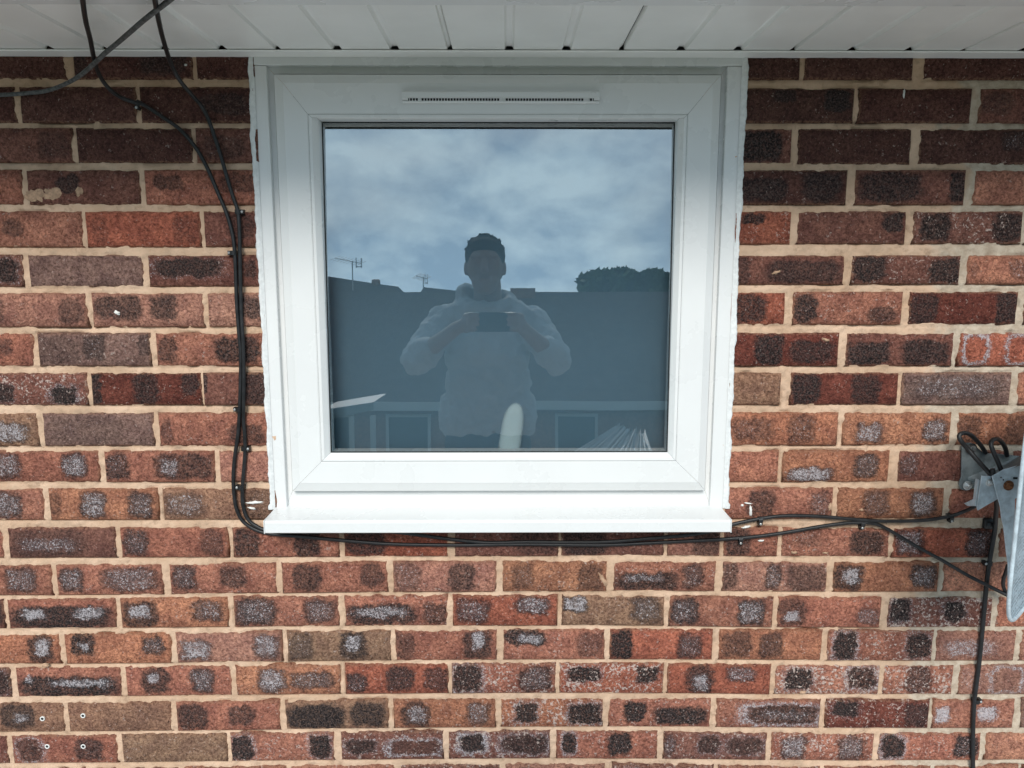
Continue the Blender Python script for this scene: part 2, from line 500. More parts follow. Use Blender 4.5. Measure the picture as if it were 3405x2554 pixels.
# ------------------------------------------------------------------ ground, platform
gb = MB()
gb.add([(-900, -1200, 0), (900, -1200, 0), (900, 600, 0), (-900, 600, 0)], [(0, 1, 2, 3)])
tag(gb.build('ground', M['grass']), kind='structure')
fb = MB(); fb.box(-3.2, 3.2, -2.25, -0.02, 2.30, 2.585)  # unseen deck, kept short and pale to bounce light up to the soffit
tag(fb.build('flat_roof', M['felt']), kind='structure')

# ------------------------------------------------------------------ the brick wall: measured courses
S = 1.8433
ORG = {1: (0, 0), 2: (0, 850), 3: (0, 1654), 4: (850, 1654), 5: (1700, 1654), 6: (2505, 1654), 7: (2405, 850), 8: (2405, 0)}
HOR = [(1,200,535,745,1),(1,700,790,990,2),(1,500,1045,1250,3),(1,900,1300,1510,4),(2,500,0,187,5),(2,900,235,435,6),(2,600,480,675,7),(2,900,725,915,8),(2,600,970,1165,9),(2,400,1205,1387,10),(2,700,1435,1620,11),
 (3,400,190,370,12),(3,700,420,600,13),(3,400,632,803,14),(3,700,845,1020,15),(3,400,1050,1225,16),(3,700,1265,1437,17),(3,400,1468,1630,18),
 (4,800,398,580,13),(4,800,608,788,14),(4,1100,820,1000,15),(4,800,1030,1205,16),(4,1100,1245,1413,17),(4,800,1443,1608,18),
 (5,900,398,574,13),(5,600,608,785,14),(5,900,815,992,15),(5,600,1022,1198,16),(5,900,1240,1407,17),(5,600,1437,1602,18),
 (6,300,405,580,13),(6,400,620,800,14),(6,800,825,1005,15),(6,400,1037,1212,16),(6,800,1250,1417,17),(6,400,1457,1617,18),(6,1100,195,370,12),(5,900,190,355,12),
 (8,400,545,745,1),(8,800,795,1000,2),(8,1100,1048,1250,3),(8,800,1300,1490,4),(7,800,5,172,5),(7,800,228,420,6),(7,1100,480,675,7),(7,800,725,912,8),(7,1100,967,1160,9),(7,700,1203,1387,10),(7,1000,1430,1612,11)]
course = {}
for k, x, a, b, r in HOR:
    ox, oy = ORG[k]
    t_, b_ = at(ox + x / S, oy + a / S), at(ox + x / S, oy + b / S)
    course.setdefault(r, []).append((t_.x, t_.z, b_.z))
for r in course: course[r].sort()
course[0] = [(x, t + .0755, b + .0755) for x, t, b in course[1]]
for r in (19, 20, 21):
    course[r] = [(x, t - .075 * (r - 18), b - .075 * (r - 18)) for x, t, b in course[18]]

def course_z(r, x):
    L = course[r]
    xs = [p[0] for p in L]
    return float(np.interp(x, xs, [p[1] for p in L])), float(np.interp(x, xs, [p[2] for p in L]))

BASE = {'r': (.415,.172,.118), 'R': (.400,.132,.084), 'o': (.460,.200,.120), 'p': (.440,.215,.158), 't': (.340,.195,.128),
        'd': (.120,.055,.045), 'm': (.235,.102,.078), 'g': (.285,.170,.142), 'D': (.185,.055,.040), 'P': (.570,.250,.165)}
# a brick: (left, right, base, speck, marks); a mark: (u0,u1,v0,v1,dark,white[,rim]); x coded crop*10000+pixel for wide courses
Lr = {
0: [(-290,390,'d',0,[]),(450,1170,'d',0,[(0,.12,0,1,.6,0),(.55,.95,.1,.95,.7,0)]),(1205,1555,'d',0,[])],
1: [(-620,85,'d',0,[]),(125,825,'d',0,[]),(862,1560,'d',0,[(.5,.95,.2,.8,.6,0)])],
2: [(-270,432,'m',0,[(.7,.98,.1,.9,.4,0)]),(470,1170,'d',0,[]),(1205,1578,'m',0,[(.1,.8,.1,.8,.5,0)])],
3: [(-580,130,'r',0,[]),(165,850,'m',0,[(.27,.48,.35,.85,.8,0)]),(890,1585,'r',0,[(.08,.35,.4,.85,.7,0),(.65,.98,.3,.9,.6,0)])],
4: [(-240,495,'r',0,[(.35,.52,.3,.8,.6,0)]),(527,1220,'R',0,[(.05,.2,.1,.9,.3,0),(.75,.98,.1,.9,.4,0)]),(1255,1595,'m',0,[(.4,.9,.2,.9,.6,0)])],
5: [(-580,133,'m',.2,[(.75,.97,.1,.9,.9,.3,1)]),(175,870,'g',0,[]),(910,1605,'m',.1,[(.05,.66,.3,.9,.9,.25,1),(.83,.95,.3,.85,.7,0)])],
6: [(-180,525,'p',0,[(.76,.97,.1,.9,.6,0),(0,.3,.1,.9,.5,0)]),(565,1242,'p',0,[(.02,.46,.2,.95,.8,.05),(.52,.77,.2,.95,.8,0)]),(1280,1622,'p',.2,[(.5,.95,.2,.95,.8,.2)])],
7: [(-510,195,'r',0,[(.7,.82,.3,.8,.6,0)]),(235,915,'g',.2,[(0,.4,.1,.9,.4,0),(.4,.62,.2,.95,.7,.2),(.9,1,.3,.95,.6,0)]),(958,1625,'r',0,[(.03,.2,.1,.9,.7,0),(.52,.95,.1,.9,.9,0)])],
8: [(-160,527,'m',.7,[(.2,.36,.1,.7,.9,.3,1),(.67,.92,.05,.6,1,.4,1)]),(560,1228,'D',.1,[(0,.1,0,1,.9,0),(.38,.62,0,1,.8,0),(.82,.97,.3,1,.8,0)]),(1250,1643,'m',.1,[(0,.08,.4,1,.8,.2),(.6,1,0,1,.8,0)])],
9: [(-440,225,'t',.1,[(.5,.95,.1,.75,.6,.8)]),(265,935,'g',.1,[(.05,.75,.1,.95,.3,.1)]),(975,1640,'r',.1,[(.02,.13,.1,.8,.5,.2),(.62,.97,.1,.7,.7,0)])],
10: [(-60,600,'r',0,[(0,.3,.1,.95,.7,.6),(.65,.9,.1,.95,.8,.7)]),(645,1308,'r',.1,[(0,.24,.1,.95,.8,.3),(.44,1,.1,.95,.8,0),(.5,.7,.2,.8,.3,.7)]),(1350,1655,'p',0,[])],
11: [(-400,262,'r',.1,[(.48,.82,.05,.95,.8,.6)]),(302,958,'o',.1,[(0,.12,.1,.9,.5,0),(.28,.55,.05,.95,.8,.7),(.72,.97,.05,.95,.8,.5)]),(1000,1700,'t',.1,[(0,.38,.1,.9,.5,.5),(.7,1,0,1,.5,.2)])]}
Rr = {
0: [(130,470,'d',0,[]),(510,1165,'d',0,[]),(1235,1900,'d',0,[])],
1: [(115,800,'d',0,[(.27,.5,.6,.95,.7,0),(.72,.97,.3,.95,.9,0)]),(840,1520,'d',0,[]),(1580,2260,'m',0,[(0,.3,.2,.9,.5,0)])],
2: [(105,415,'m',0,[(.05,.85,.05,.95,.95,0)]),(465,1150,'d',.1,[]),(1210,1860,'d',0,[(.75,1,.4,.95,.5,.3)])],
3: [(90,755,'d',.1,[(0,.47,.1,.8,.8,0),(.57,.95,.1,.95,.8,0)]),(820,1480,'m',0,[(0,.62,.05,.95,.85,0),(.85,1,.05,.95,.9,0)]),(1545,2200,'r',0,[])],
4: [(75,410,'R',.3,[(.1,.55,.6,.95,.9,0)]),(460,1120,'m',.1,[(.77,.98,.35,.95,.9,0)]),(1175,1835,'m',.6,[(.05,.33,.05,.95,.9,0),(.72,1,.05,.95,.9,0)])],
5: [(65,740,'m',0,[(0,.15,0,1,.6,0),(.27,.98,.05,.85,.75,0)]),(795,1450,'m',.5,[(0,.32,.1,1,.9,0),(.7,1,.05,.9,.9,0)]),(1505,2160,'P',0,[(.02,.1,.2,.9,.3,.2),(.38,.6,.2,.95,.4,.3)])],
6: [(50,375,'R',.1,[(.05,.68,.05,.95,.85,0)]),(435,1095,'r',.4,[(0,.22,.05,.95,.9,.1),(.68,.95,.1,.55,.7,.1)]),(1148,1803,'D',.1,[(0,.28,0,1,.8,0),(.78,1,0,1,.85,0)]),(1855,2500,'m',0,[])],
7: [(45,705,'D',.2,[(.22,.5,.05,.95,.9,0),(.54,.97,.1,.8,.8,0)]),(762,1410,'m',.1,[(0,.42,.05,.75,.9,0),(.5,.97,.05,.8,.85,0)]),(1455,2100,'R',.1,[(.05,.26,.1,.95,0,.8,1),(.45,.68,.1,.95,0,.7,1)])],
8: [(38,348,'t',0,[]),(420,1070,'D',0,[(0,.28,0,1,.9,0),(.55,.83,0,1,.8,0)]),(1103,1760,'g',.1,[(0,.97,.15,.95,.5,.45)]),(1815,2460,'P',0,[])],
9: [(35,700,'o',.1,[(0,.42,.1,.9,.55,.25),(.53,.8,.05,.95,.6,.25)]),(745,1395,'o',.1,[(.1,.38,.05,.7,.6,.75),(.73,.97,.05,.8,.7,.7)]),(1445,2100,'o',0,[(0,.22,.05,.95,.6,0),(.43,.65,.05,.95,.5,0)])],
10: [(18,335,'P',0,[]),(375,1015,'o',.1,[(.02,.5,.0,.5,.7,.95),(.65,.9,.1,.95,.8,.45)]),(1080,1730,'m',0,[(0,.2,.2,.95,.5,.4)]),(1775,2420,'r',0,[])],
11: [(10,668,'r',.1,[(.2,.47,.1,.95,.75,.1),(.78,.98,0,.95,.55,.4)]),(708,1350,'o',.1,[(.22,.5,.1,.95,.6,.35),(.66,.92,.05,.95,.75,.7)]),(1395,2040,'r',0,[])]}
W = {
12: [(29360,30015,'r',0,[]),(30052,30703,'m',0,[(0,.75,.05,.95,.5,0),(.03,.73,.2,.7,.2,.55)]),(30740,31388,'r',0,[(.03,.28,.05,.95,.8,.4),(.74,.97,.05,.95,.6,.2)]),(31430,40505,'r',.2,[(0,.27,0,1,.85,0),(.57,.82,0,1,.85,0)]),
 (40545,41175,'R',.2,[(0,.42,.05,.95,.85,0)]),(41225,50285,'m',.1,[(.55,1,.05,.95,.6,0)]),(50312,50935,'m',.2,[(0,.45,0,1,.8,0)]),(50965,51275,'p',.1,[(.45,1,0,1,.7,0)]),(51310,51630,'r',.1,[(0,.5,0,1,.8,0)]),
 (60180,60835,'r',.3,[(.08,.38,.3,.95,.4,.2),(.62,.95,.1,.95,.85,.1)]),(60865,61460,'R',.1,[(.0,.32,.05,1,.75,.65),(.72,1,0,1,.85,.45)]),(61515,62160,'P',0,[])],
13: [(29670,30308,'r',.1,[(.55,.88,.1,.95,.7,.5)]),(30345,30990,'r',.1,[(.02,.27,.1,.95,.8,.55),(.4,1,.1,.95,.7,.55)]),(31042,40125,'r',.2,[(.02,.26,.1,1,.8,.45),(.47,.72,.2,.95,.75,.2)]),(40165,40805,'r',.1,[(.1,.38,.05,.95,.8,0),(.73,.97,.2,.95,.7,.1)]),
 (40848,41470,'p',.2,[(0,.28,.05,1,.5,.3),(.53,.8,.05,.95,.8,0)]),(41518,50583,'o',.3,[(.08,.3,.1,.95,.5,.25),(.71,.96,.05,.95,.6,.1)]),(50630,51250,'r',.3,[(0,.65,.05,.65,.85,.0),(.05,.55,.3,.6,.2,.6),(.66,.88,.1,.95,.7,.35)]),(51298,60450,'p',.3,[(0,.15,.05,1,.7,0),(.4,.57,.1,.95,.75,.45),(.6,1,.05,.95,.65,.1)]),
 (60500,61135,'o',.05,[(0,.28,.05,.95,.85,0),(.06,.26,.2,.9,.2,.9),(.72,.98,.1,.95,.85,.55)]),(61170,61800,'P',0,[])],
14: [(29380,30018,'m',.2,[(.6,1,.1,.9,.8,0)]),(30048,30703,'r',.1,[(0,1,0,.8,.95,0),(.1,.38,.3,.72,.3,1),(.58,.92,.3,.78,.3,.9)]),(30743,31390,'o',.1,[(0,.36,.05,.95,.85,0),(.06,.3,.3,.85,.2,1),(.66,.98,.2,.95,.75,.45)]),(31437,40508,'r',.2,[(0,.42,.05,.98,.85,.5),(.66,.97,.1,.95,.75,.5)]),
 (40548,41172,'r',.3,[(0,.72,.05,.75,.9,0),(.02,.68,.25,.68,.2,.75),(.75,1,.05,.8,.75,.2)]),(41213,50278,'R',.3,[(.02,.37,.1,.95,.75,.45),(.58,.95,.4,1,.8,.65)]),(50315,50935,'t',.2,[(0,.27,.45,1,.8,.9),(.66,.97,.1,1,.65,.45)]),(50972,51600,'r',.2,[(0,.28,.05,1,.85,.45),(.65,.92,.05,.95,.85,.65)]),
 (60155,60780,'r',.15,[(0,.28,.05,1,.75,.1),(.05,.22,.2,.6,.2,1),(.75,1,.1,.7,.5,.5)]),(60828,61465,'m',.9,[(.02,.22,.15,.95,1,.35,1),(.52,.75,.2,.9,1,.3,1)]),(61500,62140,'P',.1,[])],
15: [(29720,30357,'o',.1,[(.7,.95,.05,1,.85,0),(.74,.92,.2,.9,.2,1)]),(30400,31040,'o',.1,[(.06,.3,.3,1,.95,0),(.13,.25,.4,.8,.2,.9),(.73,.95,.3,.95,.85,.45)]),(31080,40153,'p',.1,[(.03,.35,.05,.8,.65,.9),(.72,1,.1,.95,.7,.75)]),(40197,40825,'t',.2,[(0,.27,.05,.95,.6,.3),(.5,.77,.05,1,.85,0),(.55,.72,.3,.9,.2,.9)]),
 (40860,41475,'r',.2,[(0,.2,.05,.95,.65,0),(.66,.95,.05,1,.85,0),(.74,.9,.3,1,.2,.9)]),(41522,50570,'r',.4,[(.0,.43,.5,1,.95,.2),(.13,.4,.55,.9,.2,.9),(.7,.98,.1,.95,.55,.2)]),(50610,51230,'R',.2,[(0,.23,0,1,1,0),(.64,.9,.05,.95,.8,.4)]),(51278,60418,'o',.2,[(.02,.33,.05,.95,.7,.15),(.37,.63,.05,.95,.75,.2)]),
 (60463,61100,'r',.7,[(.05,.28,0,1,1,.5,1),(.73,.98,.1,.95,.95,.4,1)]),(61125,61605,'p',.1,[(0,.85,.1,.8,.15,.7)]),(61648,62280,'p',.2,[(.1,.4,.1,.9,.5,.4)])],
16: [(29400,30055,'m',.3,[(.7,1,.1,.9,.85,.3,1)]),(30097,30738,'r',.15,[(0,1,0,.72,.95,0),(.25,.98,.3,.65,.3,.85),(.08,.18,.4,.75,.3,.8)]),(30772,31415,'r',.15,[(.15,.42,.1,.95,.85,0),(.2,.33,.4,.85,.2,1),(.6,.85,.1,.95,.85,.55)]),(31447,40512,'o',.3,[(.2,.5,.1,.95,.75,.8),(.5,.97,.2,.8,.75,.45)]),
 (40553,41178,'R',.2,[(0,.22,.1,.75,.85,.35),(.38,.68,.1,.95,.85,.2),(.75,1,.1,.9,.7,.2)]),(41208,50268,'r',.8,[(0,.3,.05,1,.95,.5,1),(.63,.98,.05,.95,.8,.45)]),(50300,50928,'R',.9,[(.07,.4,.4,.95,1,.35,1),(.72,.95,.35,.95,1,.25,1)]),(50962,51585,'R',.1,[(.17,.45,.05,1,.85,0),(.22,.42,.1,.7,.2,.9),(.55,.87,.45,.95,.7,.55)]),
 (60140,60773,'r',1,[(.08,.36,.15,.9,1,.4,1),(.68,.97,.2,.95,.9,.5,1)]),(60803,61222,'r',.9,[(.3,.7,.05,.95,.75,.25)]),(61268,61900,'p',.1,[(0,.25,.05,.95,0,.4),(.3,.6,.1,.9,.2,.6,1)])],
17: [(29750,30385,'t',.2,[(.4,.72,.1,1,.8,0),(.5,.68,.3,.75,.2,.7)]),(30418,31045,'t',.1,[(.3,.98,.1,.9,.2,.1)]),(31085,40145,'r',.1,[(0,.31,.05,.95,.85,0),(.5,.76,.2,.9,.75,.1)]),(40185,40808,'t',.1,[(0,.6,.02,.9,1,0),(.62,.98,.1,.95,.9,0)]),
 (40850,41467,'o',.3,[(.08,.37,.05,.95,.8,0),(.12,.34,.1,.85,.2,.75),(.7,.95,.1,.95,.7,.5)]),(41507,50560,'o',.8,[(.13,.37,.2,.9,1,.4,1),(.64,1,.1,.85,1,.4,1)]),(50600,51220,'r',.5,[(.13,.37,.2,.9,1,0),(.43,.97,.1,.75,1,.1)]),(51262,60405,'r',.4,[(.27,1,.15,.85,.85,.6,1),(.3,.98,.25,.7,.3,.45)]),
 (60450,61075,'D',.6,[(.05,.32,.4,.98,1,.25,1),(.76,.98,.1,.95,.75,.2)]),(61108,61595,'r',.1,[(0,.22,.2,.85,.1,1.2),(.5,.82,.2,.85,.1,1.2)]),(61655,62290,'g',.3,[])],
18: [(29410,30042,'m',.3,[]),(30077,30712,'r',.2,[(.05,.3,.1,.9,.75,.45,1),(.6,.88,.1,.9,.8,.15)]),(30752,31390,'t',.2,[]),(31418,40478,'r',.5,[(0,.23,.05,.95,1,.4,1),(.75,.97,.1,.95,1,.4,1)]),
 (40527,41147,'m',.5,[(.03,.35,.25,.75,.85,.35,1),(.47,.98,.2,.75,.5,.6,1)]),(41187,50235,'m',.7,[(.1,.37,.25,.9,1,.7,1),(.5,.98,.2,.9,.85,.45,1)]),(50280,50892,'r',.5,[(.06,.2,.15,.95,1,.6,1),(.5,.75,.15,.95,1,.1)]),(50937,51562,'m',.5,[(0,.12,.1,.9,.6,.45),(.33,.55,.2,.9,.8,.35,1),(.6,.97,.25,.85,.75,.35,1)]),
 (60115,60735,'r',.8,[(.08,.35,.05,.95,.75,.7),(.63,.92,.05,.95,.75,.55)]),(60775,61390,'r',.5,[(.02,.25,.1,.95,1,.6,1),(.73,.98,.1,.95,.95,.35)]),(61430,62060,'P',0,[])],
19: [(29780,30420,'m',.3,[]),(30460,31095,'m',.3,[(.3,.6,.2,.9,.8,.3)]),(31135,40190,'r',.3,[(.6,.9,.2,.9,.6,.3)]),(40222,40850,'r',.4,[(.4,.7,.2,.9,.7,.2)]),(40892,41495,'m',.5,[(.75,1,.1,.9,.9,.2)]),(41535,50570,'p',.3,[(.1,.4,.2,.9,.6,.4)]),(50620,51232,'m',.6,[(.1,.3,.1,.9,1,.3,1)]),(51270,60400,'r',.6,[(.1,.4,.2,.9,.7,.3)]),(60440,61080,'r',.4,[]),(61110,61620,'r',.3,[(.4,.8,.2,.9,.5,.4)])]}

bricks = []        # (x0, x1, row, base, speck, marks)
def mid_y(r, k):
    ys = [(ORG[q][1] + (a + b) / 2 / S) for q, x, a, b, rr in HOR if rr == r and q in k]
    return sum(ys) / len(ys)
for r, L in Lr.items():
    crop = 1 if r < 5 else 2
    y = mid_y(max(r, 1), (crop,)) - (135 if r == 0 else 0)
    for a, b, c_, s_, mk in L:
        bricks.append((at(a / S, y).x, at(b / S, y).x, r, c_, s_, mk))
for r, L in Rr.items():
    crop = 8 if r < 5 else 7
    y = mid_y(max(r, 1), (crop,)) - (135 if r == 0 else 0)
    for a, b, c_, s_, mk in L:
        bricks.append((at(2405 + a / S, y).x, at(2405 + b / S, y).x, r, c_, s_, mk))
def dec(e):
    k = e // 10000; x = e % 10000
    if e < 30000: return (e - 30000) / S
    return ORG[k][0] + x / S
for r, L in W.items():
    y = mid_y(min(r, 18), (3, 4, 5, 6)) + (112 if r == 19 else 0)
    for a, b, c_, s_, mk in L:
        bricks.append((at(dec(a), y).x, at(dec(b), y).x, r, c_, s_, mk))
# the wall runs on beyond the frame
def rnd_brick():
    c_ = random.choice('rrrommtpD')
    mk = []
    if random.random() < .75:
        mk.append((random.uniform(0,.1), random.uniform(.25,.4), .1, .95, random.uniform(.6,.9), random.choice((0,.4,.7))))
        if random.random() < .7: mk.append((random.uniform(.6,.7), random.uniform(.85,1), .1, .95, random.uniform(.6,.9), random.choice((0,.3,.6))))
    return c_, random.uniform(0, .5), mk
XL, XR = -1.42, 1.42
for r in range(0, 20):
    row = [b for b in bricks if b[2] == r]
    x = min(b[0] for b in row) - .011
    while x > XL + .05:
        c_, s_, mk = rnd_brick(); x0 = max(x - .2145, XL)
        bricks.append((x0, x, r, c_, s_, mk)); x = x0 - .011
    x = max(b[1] for b in row) + .011
    while x < XR - .05:
        c_, s_, mk = rnd_brick(); x1 = min(x + .2145, XR)
        bricks.append((x, x1, r, c_, s_, mk)); x = x1 + .011
x = XL
while x < XR - .05:
    c_, s_, mk = rnd_brick(); x1 = min(x + .2145, XR)
    bricks.append((x, x1, 20, c_, s_, mk)); x = x1 + .011

wall = thing('brick_wall', (0, 0, 2.65), 'red and brown brick wall with sand coloured mortar around the white window', 'wall')
MX0, MX1 = XL - .02, XR + .02

def unit_brick(seed):
    """unit brick: worn front with softly irregular arrises, 1 x 1 x 1, front at y=0"""
    rr = random.Random(seed)
    nx, nz = 8, 3
    vs, fs = [], []
    bx, bz = 0.020, 0.065       # arris width as a share of length / height
    def J(a): return rr.uniform(-a, a)
    def P(i, k): return i * (nz + 1) + k
    for i in range(nx + 1):
        for k in range(nz + 1):
            x = bx + (1 - 2 * bx) * i / nx; z = bz + (1 - 2 * bz) * k / nz
            border = i in (0, nx) or k in (0, nz)
            vs.append((x + (J(.006) if border else 0), J(.006) if border else J(.012), z + (J(.022) if border else 0)))
    for i in range(nx):
        for k in range(nz):
            fs.append((P(i,k), P(i+1,k), P(i+1,k+1), P(i,k+1)))
    ring = [P(i,0) for i in range(nx)] + [P(nx,k) for k in range(nz)] + [P(i,nz) for i in range(nx,0,-1)] + [P(0,k) for k in range(nz,0,-1)]
    prev = ring
    for (d, dep) in ((1.0, .055), (1.0, 1.0)):
        cur = []
        for q in ring:
            x, y, z = vs[q]
            tx = 0.0 if x < .05 else (1.0 if x > .95 else x)
            tz = 0.0 if z < .12 else (1.0 if z > .88 else z)
            vs.append((tx, dep, tz)); cur.append(len(vs) - 1)
        n = len(ring)
        for a in range(n):
            b = (a + 1) % n
            fs.append((prev[b], prev[a], cur[a], cur[b]))
        prev = cur
    me = bpy.data.meshes.new('brick')
    me.from_pydata(vs, [], fs)
    me.polygons.foreach_set('use_smooth', [True] * len(me.polygons))
    me.materials.append(M['brick']); me.update()
    return me
UB = [unit_brick(s) for s in range(8)]

rects = []
for n, (x0, x1, r, c_, s_, mk) in enumerate(bricks):
    xm = (x0 + x1) / 2
    t0, b0 = course_z(r, x0); t1, b1 = course_z(r, x1)
    zt, zb = (t0 + t1) / 2, (b0 + b1) / 2
    e = .0021
    W_, H_ = (x1 - x0) + 2 * e, (zt - zb) + 2 * e
    ang = math.atan2((b1 + t1 - b0 - t0) / 2, x1 - x0)
    rects.append((xm, (zt + zb) / 2, W_ / 2, H_ / 2, ang))
    o = bpy.data.objects.new('brick', UB[n % 8]); C.objects.link(o); o.parent = wall
    o.scale = (W_, 0.10, H_)
    o.rotation_euler = (0, -ang, 0)
    o.location = (x0 - e, random.uniform(-.0012, .0012), (b0 - e) - 2.65)
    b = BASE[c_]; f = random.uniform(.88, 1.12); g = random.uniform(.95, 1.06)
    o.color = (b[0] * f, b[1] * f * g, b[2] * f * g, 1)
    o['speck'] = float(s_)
    for i in range(3):
        if i < len(mk):
            m_ = mk[i]; rim = float(m_[6]) if len(m_) > 6 else 0.0
            o['mark_box_%d' % i] = [(m_[0]+m_[1])/2, (m_[1]-m_[0])/2, (m_[2]+m_[3])/2, (m_[3]-m_[2])/2]
            o['mark_amount_%d' % i] = [float(m_[4]), float(m_[5]), rim, 1.0]
        else:
            o['mark_box_%d' % i] = [5.0, .01, 5.0, .01]
            o['mark_amount_%d' % i] = [0.0, 0.0, 0.0, 1.0]

# ---- mortar: one relief, worked a little unevenly round every brick
WIN_X0, WIN_X1 = at(874, 1000).x, at(2436, 1000).x            # opening in the brickwork
WIN_Z1 = 4.15 + .50
WIN_Z0 = at(1650, 1752).z
RES = .003
ZB = course_z(20, 0)[1] - .012 ; ZT = 4.15 + .47
gx = np.arange(MX0, MX1, RES); gz = np.arange(ZB, ZT, RES)
X, Z = np.meshgrid(gx, gz, indexing='ij')
def vnoise(step, seed):
    rg = np.random.default_rng(seed)
    nx, nz = int((MX1-MX0)/step)+3, int((ZT-ZB)/step)+3
    g = rg.uniform(-1, 1, (nx, nz))
    fx, fz = (X-MX0)/step, (Z-ZB)/step
    i, k = fx.astype(int), fz.astype(int); a, b = fx-i, fz-k
    a = a*a*(3-2*a); b = b*b*(3-2*b)
    return (g[i,k]*(1-a)+g[i+1,k]*a)*(1-b)+(g[i,k+1]*(1-a)+g[i+1,k+1]*a)*b
sd = np.full(X.shape, .05); under = np.zeros(X.shape)
for (xm, zm, hw, hh, ang) in rects:
    i0, i1 = np.searchsorted(gx, (xm-hw-.03, xm+hw+.03)); k0, k1 = np.searchsorted(gz, (zm-hh-.03, zm+hh+.03))
    if i1 <= i0 or k1 <= k0: continue
    x = X[i0:i1,k0:k1]-xm; z = Z[i0:i1,k0:k1]-zm
    ca, sa = math.cos(ang), math.sin(ang)
    u, v = x*ca+z*sa, -x*sa+z*ca
    qx, qz = np.abs(u)-hw, np.abs(v)-hh
    d = np.hypot(np.maximum(qx,0), np.maximum(qz,0)) + np.minimum(np.maximum(qx,qz),0)
    sd[i0:i1,k0:k1] = np.minimum(sd[i0:i1,k0:k1], d)
    bel = np.where((np.abs(u) < hw+.002) & (v < -hh+.001), np.exp(-np.maximum(-hh-v,0)/.0030), 0)
    under[i0:i1,k0:k1] = np.maximum(under[i0:i1,k0:k1], bel)
nA, nB, nC, nD = vnoise(.05,1), vnoise(.012,2), vnoise(.005,3), vnoise(.09,4)
dep = .0040 + .0012*nA + .0016*nB + .0013*nC
dep += under * (.0028 + .0026*np.clip(nD+.2*nB, -1, 1))
crack = np.clip((vnoise(.07,5) + .5*vnoise(.02,6)) - .50, 0, 1) * 3
dep += np.clip(crack,0,1) * .010 * np.exp(-np.abs(sd)/.0016)
dep -= np.clip(vnoise(.035,8)+.4*nC-.72,0,1)*.006*np.exp(-np.abs(sd+.002)/.004)      # dabs smeared over arrises
dep += np.clip(-sd-.0060,0,1)*2.0
keep = ~((X > WIN_X0+.012) & (X < WIN_X1-.012) & (Z > WIN_Z0+.012) & (Z < WIN_Z1))
keep &= sd > -.013
ni, nk = X.shape
idx = np.arange(ni*nk).reshape(ni, nk)
q = np.stack([idx[:-1,:-1], idx[1:,:-1], idx[1:,1:], idx[:-1,1:]], -1)
ok = keep[:-1,:-1] & keep[1:,:-1] & keep[1:,1:] & keep[:-1,1:]
q = q[ok]
used, inv = np.unique(q, return_inverse=True)
co = np.stack([X.ravel(), dep.ravel(), Z.ravel()-2.65], -1)[used].astype(np.float32)
q = inv.reshape(-1, 4).astype(np.int32)
me = bpy.data.meshes.new('mortar')
me.vertices.add(len(co)); me.vertices.foreach_set('co', co.ravel())
me.loops.add(q.size); me.loops.foreach_set('vertex_index', q.ravel())
me.polygons.add(len(q)); me.polygons.foreach_set('loop_start', np.arange(0, q.size, 4, dtype=np.int32))
me.polygons.foreach_set('use_smooth', np.ones(len(q), dtype=bool))
me.update(calc_edges=True); me.validate()
mo = link('mortar', me, M['mortar'], wall); tag(mo, kind='stuff')

# core of the wall behind the face (closes the building), with the opening left free
cb = MB()
cb.box(MX0, WIN_X0+.03, .020, .30, ZB, ZT+.3); cb.box(WIN_X1-.03, MX1, .020, .30, ZB, ZT+.3)
cb.box(WIN_X0+.031, WIN_X1-.031, .020, .30, ZB, WIN_Z0+.005); cb.box(WIN_X0+.031, WIN_X1-.031, .020, .30, ZT, ZT+.3)
cb.build('wall_core', M['mortar'], wall)
# plain continuation of the brickwork, outside the picture
ob = MB()
def plain(x0, x1, z0, z1):
    r = 0; z = z1
    while z > z0 + .02:
        zb_ = max(z - .065, z0); x = x0 - (.1125 if r % 2 else 0)
        while x < x1:
            a, b = max(x, x0), min(x + .2145, x1)
            if b - a > .01: ob.box(a, b, 0, .02, zb_, z)
            x += .225
        z -= .075; r += 1
    ob.box(x0, x1, .005, .06, z0, z1)
plain(-4.2, XL-.021, 2.585, ZT); plain(XR+.021, 4.2, 2.585, ZT); plain(XL-.021, XR+.021, 2.585, ZB-.002)
tag(ob.build('outer_brickwork', M['farbrick'], wall), kind='stuff')

# smears and splashes left on the brick faces
def blob(name, px, py, w, h, mat, seed, ang=0, thick=.0012, parent=wall):
    rr = random.Random(seed); c = at(px, py); n = 22
    vs = [(c.x, -.0022 - thick, c.z)]; s1 = .000575
    for ring, (f, d) in enumerate(((.6, thick), (1.0, -.0015))):
        for k in range(n):
            a = 2*math.pi*k/n; q = f * rr.uniform(.62, 1.2)
            x, z = math.cos(a)*w/2*q*s1, math.sin(a)*h/2*q*s1
            vs.append((c.x + x*math.cos(ang)-z*math.sin(ang), -.0015-d, c.z + x*math.sin(ang)+z*math.cos(ang)))
    fs = [(0, 1+k, 1+(k+1)%n) for k in range(n)] + [(1+k, 1+n+k, 1+n+(k+1)%n, 1+(k+1)%n) for k in range(n)]
    return MB().add(vs, fs).build(name, mat, parent, smooth=True)
for i, (px, py, w, h, a) in enumerate([(172,645,60,42,.3),(120,650,70,40,0),(262,638,26,30,0),(2581,906,30,12,.3),(2747,1130,30,12,-.3),(3018,1805,16,10,0),(2760,1685,16,36,0),(2865,1695,18,10,0),(152,2212,30,16,.2),(2640,1837,26,10,0),(2745,1838,22,8,0),(2668,2302,26,14,0),(2006,1930,16,66,.52)]):
    blob('mortar_smear', px, py, w, h, M['smear'], 50+i, a)
